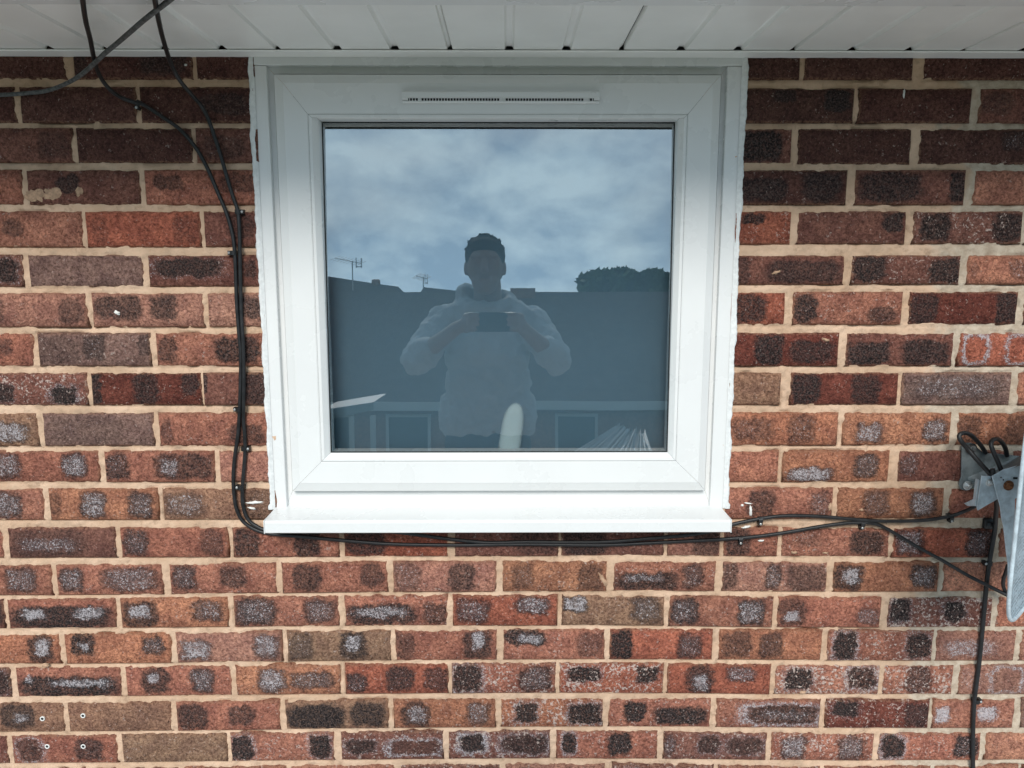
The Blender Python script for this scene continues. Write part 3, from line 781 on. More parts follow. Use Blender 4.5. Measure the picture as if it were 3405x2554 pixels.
for i, (px, py, w, h, a) in enumerate([(2487,1673,32,7,-.1),(2496,1700,10,46,.05),(2468,1680,12,10,0),(2482,1752,34,9,.2),(2530,1797,26,8,0),(845,1671,58,11,.05),(838,1690,30,8,-.2),(389,188+852,24,12,-.4),(618,217,12,8,0),(3005,312,7,34,0)]):
    blob('paint_splash', px, py, w, h, M['paint'], 80+i, a)

# ------------------------------------------------------------------ the window
win = thing('window', (at(1650, 1700).x, 0.0, at(1650, 1740).z), 'white plastic casement window reflecting clouds and a man with a phone', 'window')
def X_(ptop, pbot, y):
    """x of an upright seen at two photo points, averaged"""
    return (at(*ptop, y).x + at(*pbot, y).x) / 2
def Z_(p, y): return at(*p, y).z
yT, yF, yS, yB = .0015, .013, -.009, .004      # cover trim, outer frame, sash face, foot of bead
tz_top = Z_((1650, 190), yT) + .02
# sash and glass
g = (X_((1064,392),(1094,1504),yB), X_((2257,399),(2217.5,1504),yB), Z_((1650,1504.5),yB), Z_((1650,397),yB))
bd = (X_((1031,392),(1062,1534),yS), X_((2284,399),(2250,1534),yS), Z_((1650,1534),yS), Z_((1650,380),yS))
fc = (X_((951,350),(990,1605),yS), X_((2371,350),(2320,1605),yS), Z_((1650,1605.5),yS), Z_((1650,276),yS))
so = (X_((927,350),(972,1620),yF), X_((2390,350),(2338,1620),yF), Z_((1650,1627),yF), Z_((1650,253),yF))
fo = (X_((896,350),(951,1680),yF), X_((2414,230),(2361,1680),yF), Z_((1650,1677),yF), Z_((1650,221),yF))
def inset(R, d): return (R[0]+d, R[1]-d, R[2]+d, R[3]-d)
sash = MB()
sash.loft([(*inset(so,-.001), yF+.004), (*inset(so,.0002), yF-.004), (*inset(so,.0012), -.001), (*inset(fc,-.0022), yS+.0012), (*fc, yS), (*inset(bd,-.0016), yS), (*inset(bd,-.0012), yS+.0011), (*bd, yS+.0008)])
sash_o = sash.build('sash', M['upvc'], win)
bead = MB()
bead.loft([(*inset(bd,.0002), yS+.0012), (*inset(bd,.0012), yS+.0002), (*inset(bd,.006), yS+.001), (*inset(g,-.002), yB-.003), (*g, yB), (*inset(g,.0004), yB+.034)])
bead.build('glazing_bead', M['upvc'], sash_o)
# outer frame
fr = MB()
fr.loft([(*inset(fo,-.012), yF+.001), (*fo, yF), (*inset(so,-.0035), yF), (*inset(so,-.0028), yF+.003), (*inset(so,.002), yF+.006)])
fr.build('frame', M['upvc'], win)
# cover trims: left and right uprights, head strip
tb = Z_((1650, 1693), yT)
tl0, tl1 = X_((852,240),(897,1690),yT), X_((894,350),(951,1690),yT)
tr0, tr1 = X_((2416,300),(2361,1690),yT), X_((2470,240),(2412,1690),yT)
zh0 = Z_((1650, 218), yT)
for a, b in ((tl0, tl1), (tr0, tr1)):
    t = MB(); t.bbox(a, b, yT, yT+.02, tb, zh0-.0006, .0016); t.build('cover_trim', M['upvc'], win)
t = MB(); t.bbox(tl0-.001, tr1+.001, yT-.0012, yT+.02, zh0, tz_top+.03, .0016); t.build('head_trim', M['upvc'], win)
# window board outside (sill)
sy0 = -.068
sf_t, sf_b = at(1650, 1733, sy0).z, at(1650, 1772, sy0).z
sx0, sx1 = at(880.7, 1755, sy0).x, at(2429, 1755, sy0).x
sb_z = Z_((1650, 1678), yF)
bm = bmesh.new()
prof = [(yF+.02, sb_z), (yF-.001, sb_z), (sy0+.005, sf_t+.0012), (sy0+.0015, sf_t+.0002), (sy0, sf_t-.0028), (sy0, sf_b+.0012), (sy0+.0012, sf_b), (sy0+.010, sf_b), (sy0+.012, sf_b+.008), (-.02, sf_b+.012), (yF+.02, sf_b+.012)]
vl = [bm.verts.new((sx0, y, z)) for y, z in prof]; vr = [bm.verts.new((sx1, y, z)) for y, z in prof]
n = len(prof)
for i in range(n):
    k = (i+1) % n
    bm.faces.new((vl[i], vl[k], vr[k], vr[i]))
bm.faces.new(vl[::-1]); bm.faces.new(vr)
bmesh.ops.recalc_face_normals(bm, faces=bm.faces[:])
sill = MB().addbm(bm); sill_o = sill.build('sill', M['upvc'], win)
for s_, x in ((-1, sx0), (1, sx1)):            # moulded end caps
    c_ = MB(); c_.bbox(x - (.0022 if s_ < 0 else -.0002), x + (.0022 if s_ > 0 else -.0002), sy0-.0012, .012, sf_b-.0008, sf_t+.0022, .0009)
    c_.build('end_cap', M['upvc'], sill_o)
# sealant pressed into the uneven gap to the bricks
for s_, xe in ((-1, tl0), (1, tr1)):
    sb = MB(); vs_, fs_ = [], []
    zz = np.arange(sf_t+.002, zh0+.03, .004); rr = random.Random(int(5+s_))
    w = .0060; n_ = 0
    for i, z in enumerate(zz):
        n_ = n_*.75 + rr.uniform(-1,1)*.0009
        pull = .003*mnoise.noise(Vector((3.3*s_, 0, z*22)))
        outx = w + n_ + pull
        if z < tb + .01: outx += .004
        for f, y in ((-.004, yT-.0010), (.001, -.0022), (.55*outx, -.0036), (outx, -.0022), (outx+.0012, .004)):
            vs_.append((xe + s_*f, y + rr.uniform(-.0003,.0003), z))
    for i in range(len(zz)-1):
        for k in range(4):
            a = i*5+k; f_ = (a, a+1, a+6, a+5)
            fs_.append(f_ if s_ > 0 else f_[::-1])
    sb.add(vs_, fs_).build('sealant', M['sealant'], win, smooth=True)
# trickle vent
vx0, vx1 = at(1337, 320, -.02).x, at(1994, 320, -.02).x
vz1, vz0 = at(1650, 300, -.02).z, at(1650, 341, -.02).z
vent = MB(); ya, yb = yS-.0005, -.021
hz = vz0 + (vz1-vz0)*.40
P_ = [(ya, vz1), (yb+.004, vz1-.001), (yb, vz1-.004), (yb, hz), (yb+.002, hz-.001)]
def extr(prof, x0, x1, closed=False):
    v = [(x0,y,z) for y,z in prof] + [(x1,y,z) for y,z in prof]; n = len(prof)
    f = [(i, i+1, n+i+1, n+i) for i in range(n-1)]
    f += [tuple(range(n))[::-1], tuple(range(n, 2*n))]
    return v, f
vent.add(*extr([(ya, vz1), (yb+.004, vz1-.001), (yb, vz1-.004), (yb, hz), (yb+.0022, hz-.0002), (ya, hz)], vx0, vx1))
vent.add(*extr([(ya, vz0+.0036), (yb+.0045, vz0+.0036), (yb+.0045, vz0+.001), (yb+.006, vz0), (ya, vz0)], vx0, vx1))
for a, b in ((vx0, vx0+.010), (vx1-.010, vx1)):
    vent.add(*extr([(ya, hz-.0001), (yb+.0025, hz-.0001), (yb+.0035, vz0+.0046), (ya, vz0+.0046)], a, b))
vent_o = vent.build('trickle_vent', M['upvc'], win)
vb = MB(); vb.box(vx0+.01, vx1-.01, yb+.0068, yb+.0078, vz0+.0037, hz-.0001); vb.build('dark_slot_plate', M['rubber'], vent_o)  # black plate stands in for the shade inside the slots
rb = MB()
x = vx0 + .012; i = 0
while x < vx1 - .011:
    thick_ = .0013
    xc = (x - (vx0+vx1)/2)
    if abs(xc) < .004 or abs(abs(xc) - .150) < .003: thick_ = .006
    rb.box(x, x+thick_, yb+.0046, yb+.0067, vz0+.0037, hz-.0002)
    x += .0052
tag(rb.build('vent_rib', M['upvc'], vent_o), kind='stuff')
# glass: leans back a little at the head
TILT = math.radians(2.3)
pz = (g[2] + g[3]) / 2; py_ = yB + .014
def pane_y(z, off=0): return py_ + off + (z - pz) * math.tan(TILT)
pn = MB()
for off in (0.0, .004):
    z0, z1 = g[2]-.004, g[3]+.004
    v = [(g[0]-.004, pane_y(z0,off), z0), (g[1]+.004, pane_y(z0,off), z0), (g[1]+.004, pane_y(z1,off), z1), (g[0]-.004, pane_y(z1,off), z1)]
    if off == 0: pn.add(v, [(0,1,2,3)])
pn.build('pane', M['glass'], win)
gk = MB()
gk.loft([(*inset(g,.0003), -.0022), (*inset(g,.0016), -.0020), (*inset(g,.0022), -.0003)])
gk.v = [(x, pane_y(z, y), z) for x, y, z in gk.v]
gk.build('gasket', M['rubber'], sash_o)
zs = at(1650, 432, .072).z
fp = MB(); fp.box(g[0]-.03, g[1]+.03, .072, .0755, g[2]-.03, zs)
fp.build('frosted_panel', M['frosted'], win)
# the dim room behind
rm = MB()
bx0, bx1, bz0, bz1, by1 = g[0]-.6, g[1]+.6, g[2]-.8, g[3]+.35, 2.6
rm.add([(bx0,.301,bz0),(bx1,.301,bz0),(bx1,by1,bz0),(bx0,by1,bz0),(bx0,.301,bz1),(bx1,.301,bz1),(bx1,by1,bz1),(bx0,by1,bz1)],
       [(0,1,2,3),(4,7,6,5),(1,5,6,2),(2,6,7,3),(3,7,4,0)])
rv = MB()
j0, j1, k0, k1 = g[0]-.05, g[1]+.05, g[2]-.045, g[3]+.05
rv.add([(j0,.028,k0),(j1,.028,k0),(j1,.028,k1),(j0,.028,k1),(j0,.301,k0),(j1,.301,k0),(j1,.301,k1),(j0,.301,k1),
        (bx0,.301,bz0),(bx1,.301,bz0),(bx1,.301,bz1),(bx0,.301,bz1)],
       [(0,1,5,4),(1,2,6,5),(2,3,7,6),(3,0,4,7),(4,5,9,8),(5,6,10,9),(6,7,11,10),(7,4,8,11)])
tag(rm.build('room_shell', M['void']), kind='structure')
tag(rv.build('window_reveal', M['void']), kind='structure')

def lathe(mb, c, prof, n=20, axis='Z'):
    vs, fs = [], []
    for (r, h) in prof:
        for k in range(n):
            a = 2*math.pi*k/n
            vs.append((c[0]+r*math.cos(a), c[1]+r*math.sin(a), c[2]+h) if axis == 'Z' else (c[0]+r*math.cos(a), c[1]-h, c[2]+r*math.sin(a)))
    for i in range(len(prof)-1):
        for k in range(n):
            fs.append((i*n+k, i*n+(k+1)%n, (i+1)*n+(k+1)%n, (i+1)*n+k))
    fs.append(tuple(range(n))); fs.append(tuple((len(prof)-1)*n+k for k in range(n)))
    return mb.add(vs, fs)
bt = at(1683, 1560, .048); bt_z = k0
bo = thing('bottle', (bt.x, .048, bt_z), 'slim milky white bottle, blurred, standing behind the glass at the foot of the window', 'bottle')
m_ = lathe(MB(), (0, 0, 0), [(.0215,0),(.0255,.004),(.0252,.060),(.0240,.095),(.0215,.112),(.0165,.125),(.010,.133),(.003,.136),(.0003,.1365)], 32)
m_.v = [(bt.x + x + .14*z, .048 + y*.6, bt_z + z) for x, y, z in m_.v]
m_.build('bottle_body', M['bottle'], bo, True)

# ------------------------------------------------------------------ soffit
SZ = at(1650, 178, -.012).z
sof = thing('soffit', (0, -.14, SZ), 'white grooved plastic soffit boards under the eaves above the window', 'soffit')
yo = atz(1650, 10, SZ).y                         # outer edge
g0 = atz(1507, 180, SZ).x                         # a seam between boards
w_in = atz(1650, 185, SZ-.002).y; w_out = atz(1650, 168, SZ-.002).y
def panel(x0):
    """one 300 mm board: three flutes with V grooves between, a deeper seam at its edge"""
    pts = []
    for i in range(3):
        a = x0 + .1*i
        d = .0064
        if i == 0: pts += [(a+.0003, d+.004), (a+.0006, .001), (a+.002, 0)]
        else: pts += [(a-.008, 0), (a-.0055, d*.8), (a-.004, d), (a+.004, d), (a+.0055, d*.8), (a+.008, 0)]
    a = x0 + .3
    pts += [(a-.0085, 0), (a-.0065, d*.75), (a-.003, d), (a-.0004, d+.004)]
    v = [(x, w_out+.005, SZ+z) for x, z in pts] + [(x, yo-.01, SZ+z) for x, z in pts]
    n = len(pts)
    f = [(i, i+1, n+i+1, n+i) for i in range(n-1)]
    return MB().add(v, f).build('soffit_board', M['soffit'], sof)
for i in range(-6, 7):
    panel(g0 + .3*i)
et = MB()
w_in = atz(1650, 185, SZ-.002).y; w_out = atz(1650, 168, SZ-.002).y
x0, x1 = g0-1.8, g0+2.1
et.add(*extr([(.002, SZ-.0035), (w_out+.0015, SZ-.0035), (w_out, SZ-.0022), (w_out, SZ-.0012), (w_out+.004, SZ-.0010), (.002, SZ-.0010)], x0, x1))
et.build('edge_trim', M['soffit'], sof)
bk = MB(); bk.box(x0, x1, yo-.009, .0, SZ+.016, SZ+.02); bk.build('dark_void_sheet', M['rubber'], sof)  # black sheet painted in for the unlit void behind the groove ends
fa = MB(); fa.bbox(x0, x1, yo-.030, yo-.001, SZ-.004, SZ+.20, .002)
fa.build('fascia', M['upvc'], sof)
gt = MB()
gy0, gy1, gz = yo-.034, -.425, SZ-.011  # unseen; made black and hung low so the pane mirrors a dark strip
gt.add(*extr([(gy0, SZ+.085), (gy0, gz+.022), (gy0-.012, gz+.004), (gy0-.022, gz), (gy1+.010, gz), (gy1+.002, gz+.006), (gy1, gz+.02), (gy1, SZ+.085),
              (gy1+.003, SZ+.085), (gy1+.003, gz+.02), (gy1+.012, gz+.003), (gy0-.022, gz+.003), (gy0-.003, gz+.024), (gy0-.003, SZ+.085)], x0, x1)); gt.build('dark_strip_gutter', M['black'], sof)
# roof slope above, so the eaves belong to a roof
rf = MB(); rf.add(*extr([(yo-.09, SZ+.19), (yo-.09, SZ+.21), (4.0, SZ+2.6), (4.0, SZ+2.58)], -4.2, 4.2)); 
rfo = rf.build('roof_slope', M['rooftile']); tag(rfo, 'dark tiled roof slope rising above the white soffit', 'roof')

# ------------------------------------------------------------------ cables
def cable(label, pts, r=.0036, mat='black', name='cable'):
    """pts: (px, py, distance in front of the brick faces)"""
    P3 = [at(px, py, -d) for px, py, d in pts]
    o = MB().tube(spline(P3, 8), r, 10).build(name, M[mat], None, True)
    return tag(o, label, 'cable', 'black cables fixed along the wall')
D0 = .006
cable('black cable curving down from the soffit on the left, clipped beside the top left bricks',
 [(272,-30,.37),(275,0,.345),(285,70,.27),(300,130,.18),(315,205,.11),(335,258,.07),(368,300,.045),(405,325,.022),(445,340,.010),(480,350,D0),(540,389,D0),(598,430,D0),(650,490,D0),(690,560,D0),(722,635,D0),(750,700,D0),(770,765,D0),(779,820,D0),(784,900,D0),(787,1000,D0),(794,1100,D0),(801,1180,D0),(800,1270,D0),(797,1360,D0),(792,1440,D0),(782,1510,D0),(776,1580,D0),(778,1640,D0),(786,1690,D0),(806,1731,D0),(845,1759,D0),(900,1775,D0),(1000,1784,D0),(1121,1795,D0),(1284,1808,D0),(1447,1812,D0),(1600,1812,D0),(1750,1810,D0),(1900,1812,D0),(2025,1812,D0),(2150,1806,D0),(2290,1799,D0),(2405,1793,D0),(2505,1785,D0),(2613,1770.6,D0),(2722,1751.7,D0),(2800,1741,D0),(2850,1738,D0),(2895.6,1740,D0),(2939,1753,D0),(3047.5,1816.8,D0),(3130,1862,D0),(3210,1909,D0),(3240,1925,.014),(3346,1978,.03),(3400,2005,.05)])
cable('second black cable from the soffit, right of the first, running down beside the window trim',
 [(513,-30,.37),(515,0,.345),(528,70,.27),(545,140,.17),(570,215,.10),(600,270,.07),(640,318,.04),(668,350,.018),(688,385,.009),(705,430,D0),(732,510,D0),(755,590,D0),(775,655,D0),(790,700,D0),(796,760,D0+.001),(798,850,D0+.001),(800,950,D0+.001),(803,1050,D0+.001),(808,1130,D0+.0025),(811,1240,D0+.002),(810,1340,D0+.002),(810,1400,D0),(814,1450,D0),(815,1500,D0),(811,1560,D0),(806,1630,D0),(808,1680,D0),(822,1722,D0+.001),(850,1748,D0+.002),(905,1766,D0+.0025),(1060,1768,D0),(1200,1760,D0),(1338,1772,D0),(1501,1793,D0),(1620,1804,D0+.001),(1750,1802,D0+.002),(1900,1803,D0+.002),(2025,1801,D0+.002),(2150,1791,D0+.002),(2297,1778,D0),(2380,1762,D0),(2430,1745,D0),(2525,1725,D0),(2613.5,1715,D0),(2722,1717,D0),(2830,1726,D0),(2900,1731,D0),(2966,1732.7,D0),(3074.6,1730,D0),(3156,1717,D0),(3200,1703,.012),(3232,1689,.03),(3265,1672,.05)])
cable('thick weathered grey cable crossing diagonally under the soffit at top left',
 [(600,-30,.37),(565,0,.345),(480,66,.29),(400,135,.20),(355,172,.16),(330,195,.135),(290,232,.10),(250,262,.07),(200,287,.035),(150,303,.012),(90,310,.006),(0,316,.006),(-120,318,.006)], .0036, 'weathered')
cable('black cable dropping from the satellite dish bracket to the bottom right edge',
 [(3300,1560,.075),(3308,1610,.07),(3314,1676,.04),(3311,1720,.02),(3308,1762.5,.010),(3300,1810,D0),(3291.6,1860,D0),(3283,1920,D0),(3278,1968.6,D0),(3267,2088,D0),(3256.4,2196.5,D0),(3247,2270,D0),(3240,2327,D0),(3236,2400,D0),(3234.7,2468,D0),(3235,2554,D0),(3236,2640,D0)], .0044)
cable('black cable tail arching behind the rim of the satellite dish',
 [(3352,1982,.02),(3338,1955,.03),(3336,1930,.04),(3344,1905,.05),(3352,1880,.06)], .0036)

# ------------------------------------------------------------------ cable clips
def clip(px, py, ang, label, wide=.0042, nail_side=1, proto=[None]):
    c = at(px, py); 
    t = thing('cable_clip', (c.x, 0, c.z), label, 'clip', 'cable clips nailed into the joints')
    t.rotation_euler = (0, -ang, 0)
    if proto[0] is None:
        # saddle runs across the cable (cable along local x)
        n = 10; vs, fs = [], []
        for x in (-.0040, .0040):
            for k in range(n+1):
                a = math.pi*k/n
                vs.append((x, -.0055-.0058*math.sin(a), .0058*math.cos(a)))
            for k in range(n+1):
                a = math.pi*(n-k)/n
                vs.append((x, -.0050-.0044*math.sin(a), .0044*math.cos(a)))
        m_ = 2*(n+1)
        for k in range(m_): fs.append((k, (k+1)%m_, m_+(k+1)%m_, m_+k))
        fs.append(tuple(range(m_))[::-1]); fs.append(tuple(range(m_, 2*m_)))
        s = MB().add(vs, fs).box(-.0040, .0040, -.0056, .004, .0044, .0058).box(-.0040, .0040, -.0072, .004, -.0105, -.0044)
        me = bpy.data.meshes.new('saddle'); me.from_pydata(s.v, [], s.f)
        nb = lathe(MB(), (0, -.0070, -.0078), [(.0011,0),(.0011,.0006),(.0024,.0008),(.0024,.0016),(.0014,.0022)], 12, 'Y')
        mn = bpy.data.meshes.new('nail'); mn.from_pydata(nb.v, [], nb.f)
        proto[0] = (me, mn)
        me.materials.append(M['black']); mn.materials.append(M['nail'])
    a = link('saddle', proto[0][0], None, t); b = link('nail', proto[0][1], None, t)
    if nail_side < 0:
        for q in (a, b): q.rotation_euler = (0, math.pi, 0)
    return t
H = math.pi/2
clip(466,347,-.5,'black cable clip in the dark second course from the top at far left')
clip(795,705,H,'topmost black clip on the upright cables beside the window',nail_side=1)
clip(780,841,H,'black clip holding the pair of upright cables, just below the topmost',nail_side=-1)
clip(798,1360,H,'clip with a pale nail left of the upright cables at mid window height',nail_side=-1)
clip(815,1490,H,'black clip right of the cables where the two upright runs spread apart',nail_side=1)
clip(805,1618,H,'lowest black clip on the upright cables, above the sill end',nail_side=-1)
clip(2525,1726,.08,'grey topped clip on the upper cable right of the sill')
clip(2459,1790,.1,'black clip on the lower cable just past the right end of the sill')
clip(3156,1717,.25,'black clip on the upper cable left of the dish bracket')
clip(2863,1739,0,'black clip under the crossing point of the two cables')
clip(3284,1870,H,'black clip on the drop cable beside the dish rim',nail_side=-1)
clip(3242,2327,H,'lowest black clip on the drop cable at the bottom right',nail_side=1)

# ------------------------------------------------------------------ wall plugs
def plug(px, py, label):
    c = at(px, py)
    t = thing('wall_plug', (c.x, 0, c.z), label, 'wall plug', 'empty wall plugs at the bottom left')
    lathe(MB(), (c.x, 0, c.z), [(.0050,-.002),(.0050,.0018),(.0038,.0024),(.0028,.0016),(.0026,-.0005)], 16, 'Y').build('collar', M['plug'], t, False)
    lathe(MB(), (c.x, -.0010, c.z), [(.0027,0),(.0027,.0008),(.0001,.0009)], 12, 'Y').build('hole', M['rubber'], t)
plug(142,2389,'white wall plug in the upper brick at the left edge of the frame')
plug(277,2379,'wall plug in the long plain grey brown brick at bottom left')
plug(158,2481,'white wall plug in the lower spotted brick, left of its pair')
plug(278,2481,'white wall plug in the lower spotted brick, right of its pair')
c = at(3286, 1741)
rp = MB(); rp.bbox(c.x-.010, c.x+.010, -.006, .006, c.z-.010, c.z+.011, .003); lathe(rp, (c.x+.002, -.006, c.z-.002), [(.008,0),(.007,.003),(.004,.005)], 14, 'Y')
tag(rp.build('rubber_plug', M['black'], None, True), 'small black rubber plug in the joint below the dish bracket', 'plug')

# ------------------------------------------------------------------ satellite dish on its bracket
dish = thing('satellite_dish', (at(3290,1600).x, 0, at(3290,1600).z), 'grey perforated satellite dish on a galvanised bracket at the right edge', 'satellite dish')
def plate(name, poly, y, th, mat, yb=None):
    """flat plate from photo outline at depth y"""
    v = [at(a, b, y) for a, b in poly]; n = len(v)
    bm = bmesh.new()
    f = [bm.verts.new(p) for p in v]; bk_ = [bm.verts.new(p + Vector((0, th, 0))) for p in v]
    bm.faces.new(f); bm.faces.new(bk_[::-1])
    for i in range(n):
        k = (i+1) % n; bm.faces.new((f[k], f[i], bk_[i], bk_[k]))
    bmesh.ops.recalc_face_normals(bm, faces=bm.faces[:])
    bmesh.ops.bevel(bm, geom=[e for e in bm.edges], offset=.0006, segments=1, affect='EDGES')
    return MB().addbm(bm).build(name, mat, dish)
q = lambda x, y: (3005 + x/2.0738, 1350 + y/2.0738)
plate('wall_plate', [q(*p) for p in [(403,275),(430,256),(470,256),(560,330),(640,330),(830,350),(830,420),(620,470),(600,520),(460,575),(430,585),(395,575),(385,545),(390,515),(400,490)]], -.006, .004, M['dullgalv'])
# stand-off arm going out from the wall
arm = MB()
a0, a1 = at(*q(470,500), -.008), at(*q(800,380), -.10)
arm.add([at(*q(440,492),-.010), at(*q(800,345),-.012), at(*q(830,350),-.09), at(*q(830,400),-.10), at(*q(620,480),-.06), at(*q(520,512),-.02)], [(0,1,2,3,4,5)])
arm.add([at(*q(440,492),-.010), at(*q(520,512),-.02), at(*q(620,480),-.06), at(*q(620,505),-.06), at(*q(515,560),-.02), at(*q(445,530),-.008)], [(0,1,2,3,4,5)])
arm.build('arm', M['dullgalv'], dish)
plate('clamp_plate', [q(*p) for p in [(540,482),(612,485),(650,642),(512,722),(506,705),(520,600)]], -.072, .003, M['galv'])
plate('clamp_lip', [q(*p) for p in [(515,512),(528,512),(506,695),(494,690)]], -.066, .010, M['galv'])
ld = MB(); ld.add([at(*q(415,672),-.02), at(*q(500,632),-.066), at(*q(500,690),-.066), at(*q(440,690),-.03)], [(0,1,2,3)]); ld.build('clamp_tongue', M['galv'], dish)
plate('pivot_plate', [q(*p) for p in [(610,486),(690,440),(800,408),(832,405),(832,610),(770,640),(764,900),(752,1090),(744,1330),(722,1330),(720,1092),(708,1000),(690,830),(675,770),(668,700),(656,655)]], -.082, .003, M['galv'])
def bolt(p, y, r, mat, name='bolt', hexa=True):
    c = at(*q(*p), y)
    b = MB()
    lathe(b, (c.x, y, c.z), [(r*1.45,0),(r*1.45,.0012),(r*1.3,.0016)], 18, 'Y')
    lathe(b, (c.x, y-.0016, c.z), [(r,0),(r,.004),(r*.85,.005)], 6 if hexa else 16, 'Y')
    lathe(b, (c.x, y-.0066, c.z), [(r*.5,0),(r*.5,.002),(r*.4,.0024)], 12, 'Y')
    return b.build(name, mat, dish)
bolt((440,548), -.0105, .0062, M['zinc']); bolt((468,292), -.0105, .007, M['weathered'])
bolt((590,527), -.0725, .0050, M['zinc'], hexa=False)
bolt((722,548), -.0825, .0066, M['rust']); 
for p in ((672,494),(688,510)):
    c = at(*q(*p), -.0832); lathe(MB(), (c.x, -.0828, c.z), [(.0015,0),(.0012,.0006)], 10, 'Y').build('screw_hole', M['rubber'], dish)
c0, c1 = at(*q(758,492),-.0834), at(*q(784,505),-.0834)
MB().box(c0.x, c1.x, -.0836, -.082, c1.z, c0.z).build('stamped_mark', M['rubber'], dish)
# reflector: elongated shallow bowl facing out to the right, its rim rolled
ctr = at(3481, 1632, -.26)
ax = Vector((.80, -.80, 0)).normalized(); up = (Vector((0,0,1)) - ax*ax.z).normalized(); sd_ = ax.cross(up)
def sq(v): return math.copysign(abs(v)**.30, v)          # squarish outline
rs = MB(); vs_, fs_ = [], []
NR, NA = 14, 56
for back in (0, 1):
    for i in range(NR+1):
        t = i/NR
        for k in range(NA):
            a = 2*math.pi*k/NA
            rr_ = t
            p = ctr + up*(0.172*rr_*sq(math.sin(a))) + sd_*(.200*rr_*sq(math.cos(a))) + ax*(.020*(rr_*rr_-1)) - ax*(.0025*back)
            vs_.append(p)
    o_ = back*(NR+1)*NA
    for i in range(NR):
        for k in range(NA):
            k2 = (k+1) % NA
            f_ = (o_+i*NA+k, o_+i*NA+k2, o_+(i+1)*NA+k2, o_+(i+1)*NA+k)
            fs_.append(f_ if not back else f_[::-1])
rs.add(vs_, fs_); ro = rs.build('reflector', M['dish'], dish, True)
MB().tube([ctr + up*(.173*sq(math.sin(2*math.pi*k/96))) + sd_*(.201*sq(math.cos(2*math.pi*k/96))) for k in range(97)], .0030, 8, False).build('rolled_rim', M['galv'], dish, True)
# cable loops at the bracket
def loopc(label, pts, r=.0042):
    o = MB().tube(spline([at(*q(a, b), -d) for a, b, d in pts], 8), r, 10).build('cable', M['black'], None, True)
    tag(o, label, 'cable', 'black cables fixed along the wall')
loopc('larger black cable loop rising over the upper bolt of the dish bracket', [(640,520,.06),(604,478,.068),(560,430,.068),(500,365,.06),(445,300,.05),(398,245,.045),(383,212,.042),(395,192,.04),(425,186,.036),(465,202,.03),(510,245,.022),(545,290,.014),(566,325,.010)])
loopc('smaller black cable loop right of the larger one on the dish bracket', [(690,480,.07),(672,440,.07),(645,375,.065),(618,315,.06),(603,270,.055),(606,243,.05),(630,228,.045),(660,235,.036),(690,268,.028),(705,305,.020),(712,345,.014)])

# ------------------------------------------------------------------ what the glass reflects
nrm = Vector((0, -math.cos(TILT), math.sin(TILT)))
p0_ = Vector((0, py_, pz))
def refl(px, py, Y):
    """point at y = Y that the pane shows at photo pixel (px, py)"""
    d = ray(px, py)
    t = (p0_ - CAM).dot(nrm) / d.dot(nrm)
    h = CAM + d*t
    r = d - nrm * (2*d.dot(nrm))
    return h + r * ((Y - h.y) / r.y)
k_ = 3405/2212
def R_(x, y, Y): return refl(x*k_, y*k_, Y)

# bungalow across the gardens
ey, ry = -17.0, -20.6
e0 = R_(1000, 868, ey); r0 = R_(1000, 631, ry)
bxl, bxr = -9.5, 9.0
bun = thing('bungalow', (0, ey-3.5, 0), 'brick bungalow with a dark tiled roof and white fascia, mirrored in the window', 'house')
hb = MB(); hb.box(bxl+.3, bxr-.3, ey-7, ey-.35, 0, e0.z); hb.build('house_wall', M['farbrick'], bun)
rb = MB(); rb.add([(bxl,ey,e0.z),(bxr,ey,e0.z),(bxr-2.5,ry,r0.z),(bxl+2.5,ry,r0.z),(bxl,ey-7.2,e0.z),(bxr,ey-7.2,e0.z)], [(0,1,2,3),(1,5,2),(5,4,3,2),(4,0,3),(0,4,5,1)])
rb.build('house_roof', M['rooftile'], bun)
MB().box(bxl, bxr, ey, ey+.03, e0.z-.20, e0.z+.01).build('white_fascia', M['farwhite'], bun)
for xa, xb in ((840,925),(1205,1285),(700,760)):
    a, b = R_(xa,885,ey-.3), R_(xb,975,ey-.3)
    z1, z0 = e0.z-.32, e0.z-1.55
    x0_, x1_ = min(a.x,b.x), max(a.x,b.x)
    f = MB(); f.box(x0_-.07,x0_,ey-.36,ey-.27,z0,z1); f.box(x1_,x1_+.07,ey-.36,ey-.27,z0,z1); f.box(x0_,x1_,ey-.36,ey-.27,z1-.07,z1); f.box(x0_,x1_,ey-.36,ey-.27,z0,z0+.07)
    fo_ = f.build('house_window', M['farwhite'], bun)
    MB().box(x0_, x1_, ey-.345, ey-.335, z0+.07, z1-.07).build('house_pane', M['farpane'], fo_)
cq = R_(1128, 628, ry); MB().box(cq.x-.35, cq.x+.35, ry-.25, ry+.25, r0.z-.4, r0.z+.09).build('ridge_chimney', M['farbrick'], bun)
# house further back on the left
hy = -27.0
A_ = [R_(640,588,hy), R_(860,619,hy), R_(896,640,hy)]
h2 = thing('house', (A_[0].x-3, hy, 0), 'house with a falling roof ridge at the left of the reflection', 'house')
zt_ = [p.z for p in A_]
xm0, xm1, xm2 = A_[0].x, A_[1].x, A_[2].x
hr = MB(); hr.add([(xm0,hy,zt_[0]),(xm1,hy,zt_[1]),(xm2,hy+.3,zt_[2]-.2),(xm2,hy+3.4,zt_[2]-2.4),(xm0,hy+4.0,zt_[0]-3.0),(xm0,hy-4,zt_[0]-3),(xm2,hy-3.4,zt_[2]-2.4)], [(0,1,2,3,4),(0,5,6,2,1)])
hr.build('house_roof', M['rooftile'], h2)
MB().box(min(xm0,xm2)+.3, max(xm0,xm2)-.3, hy-3.2, hy+3.0, 0, zt_[2]-2.2).build('house_wall', M['farbrick'], h2)
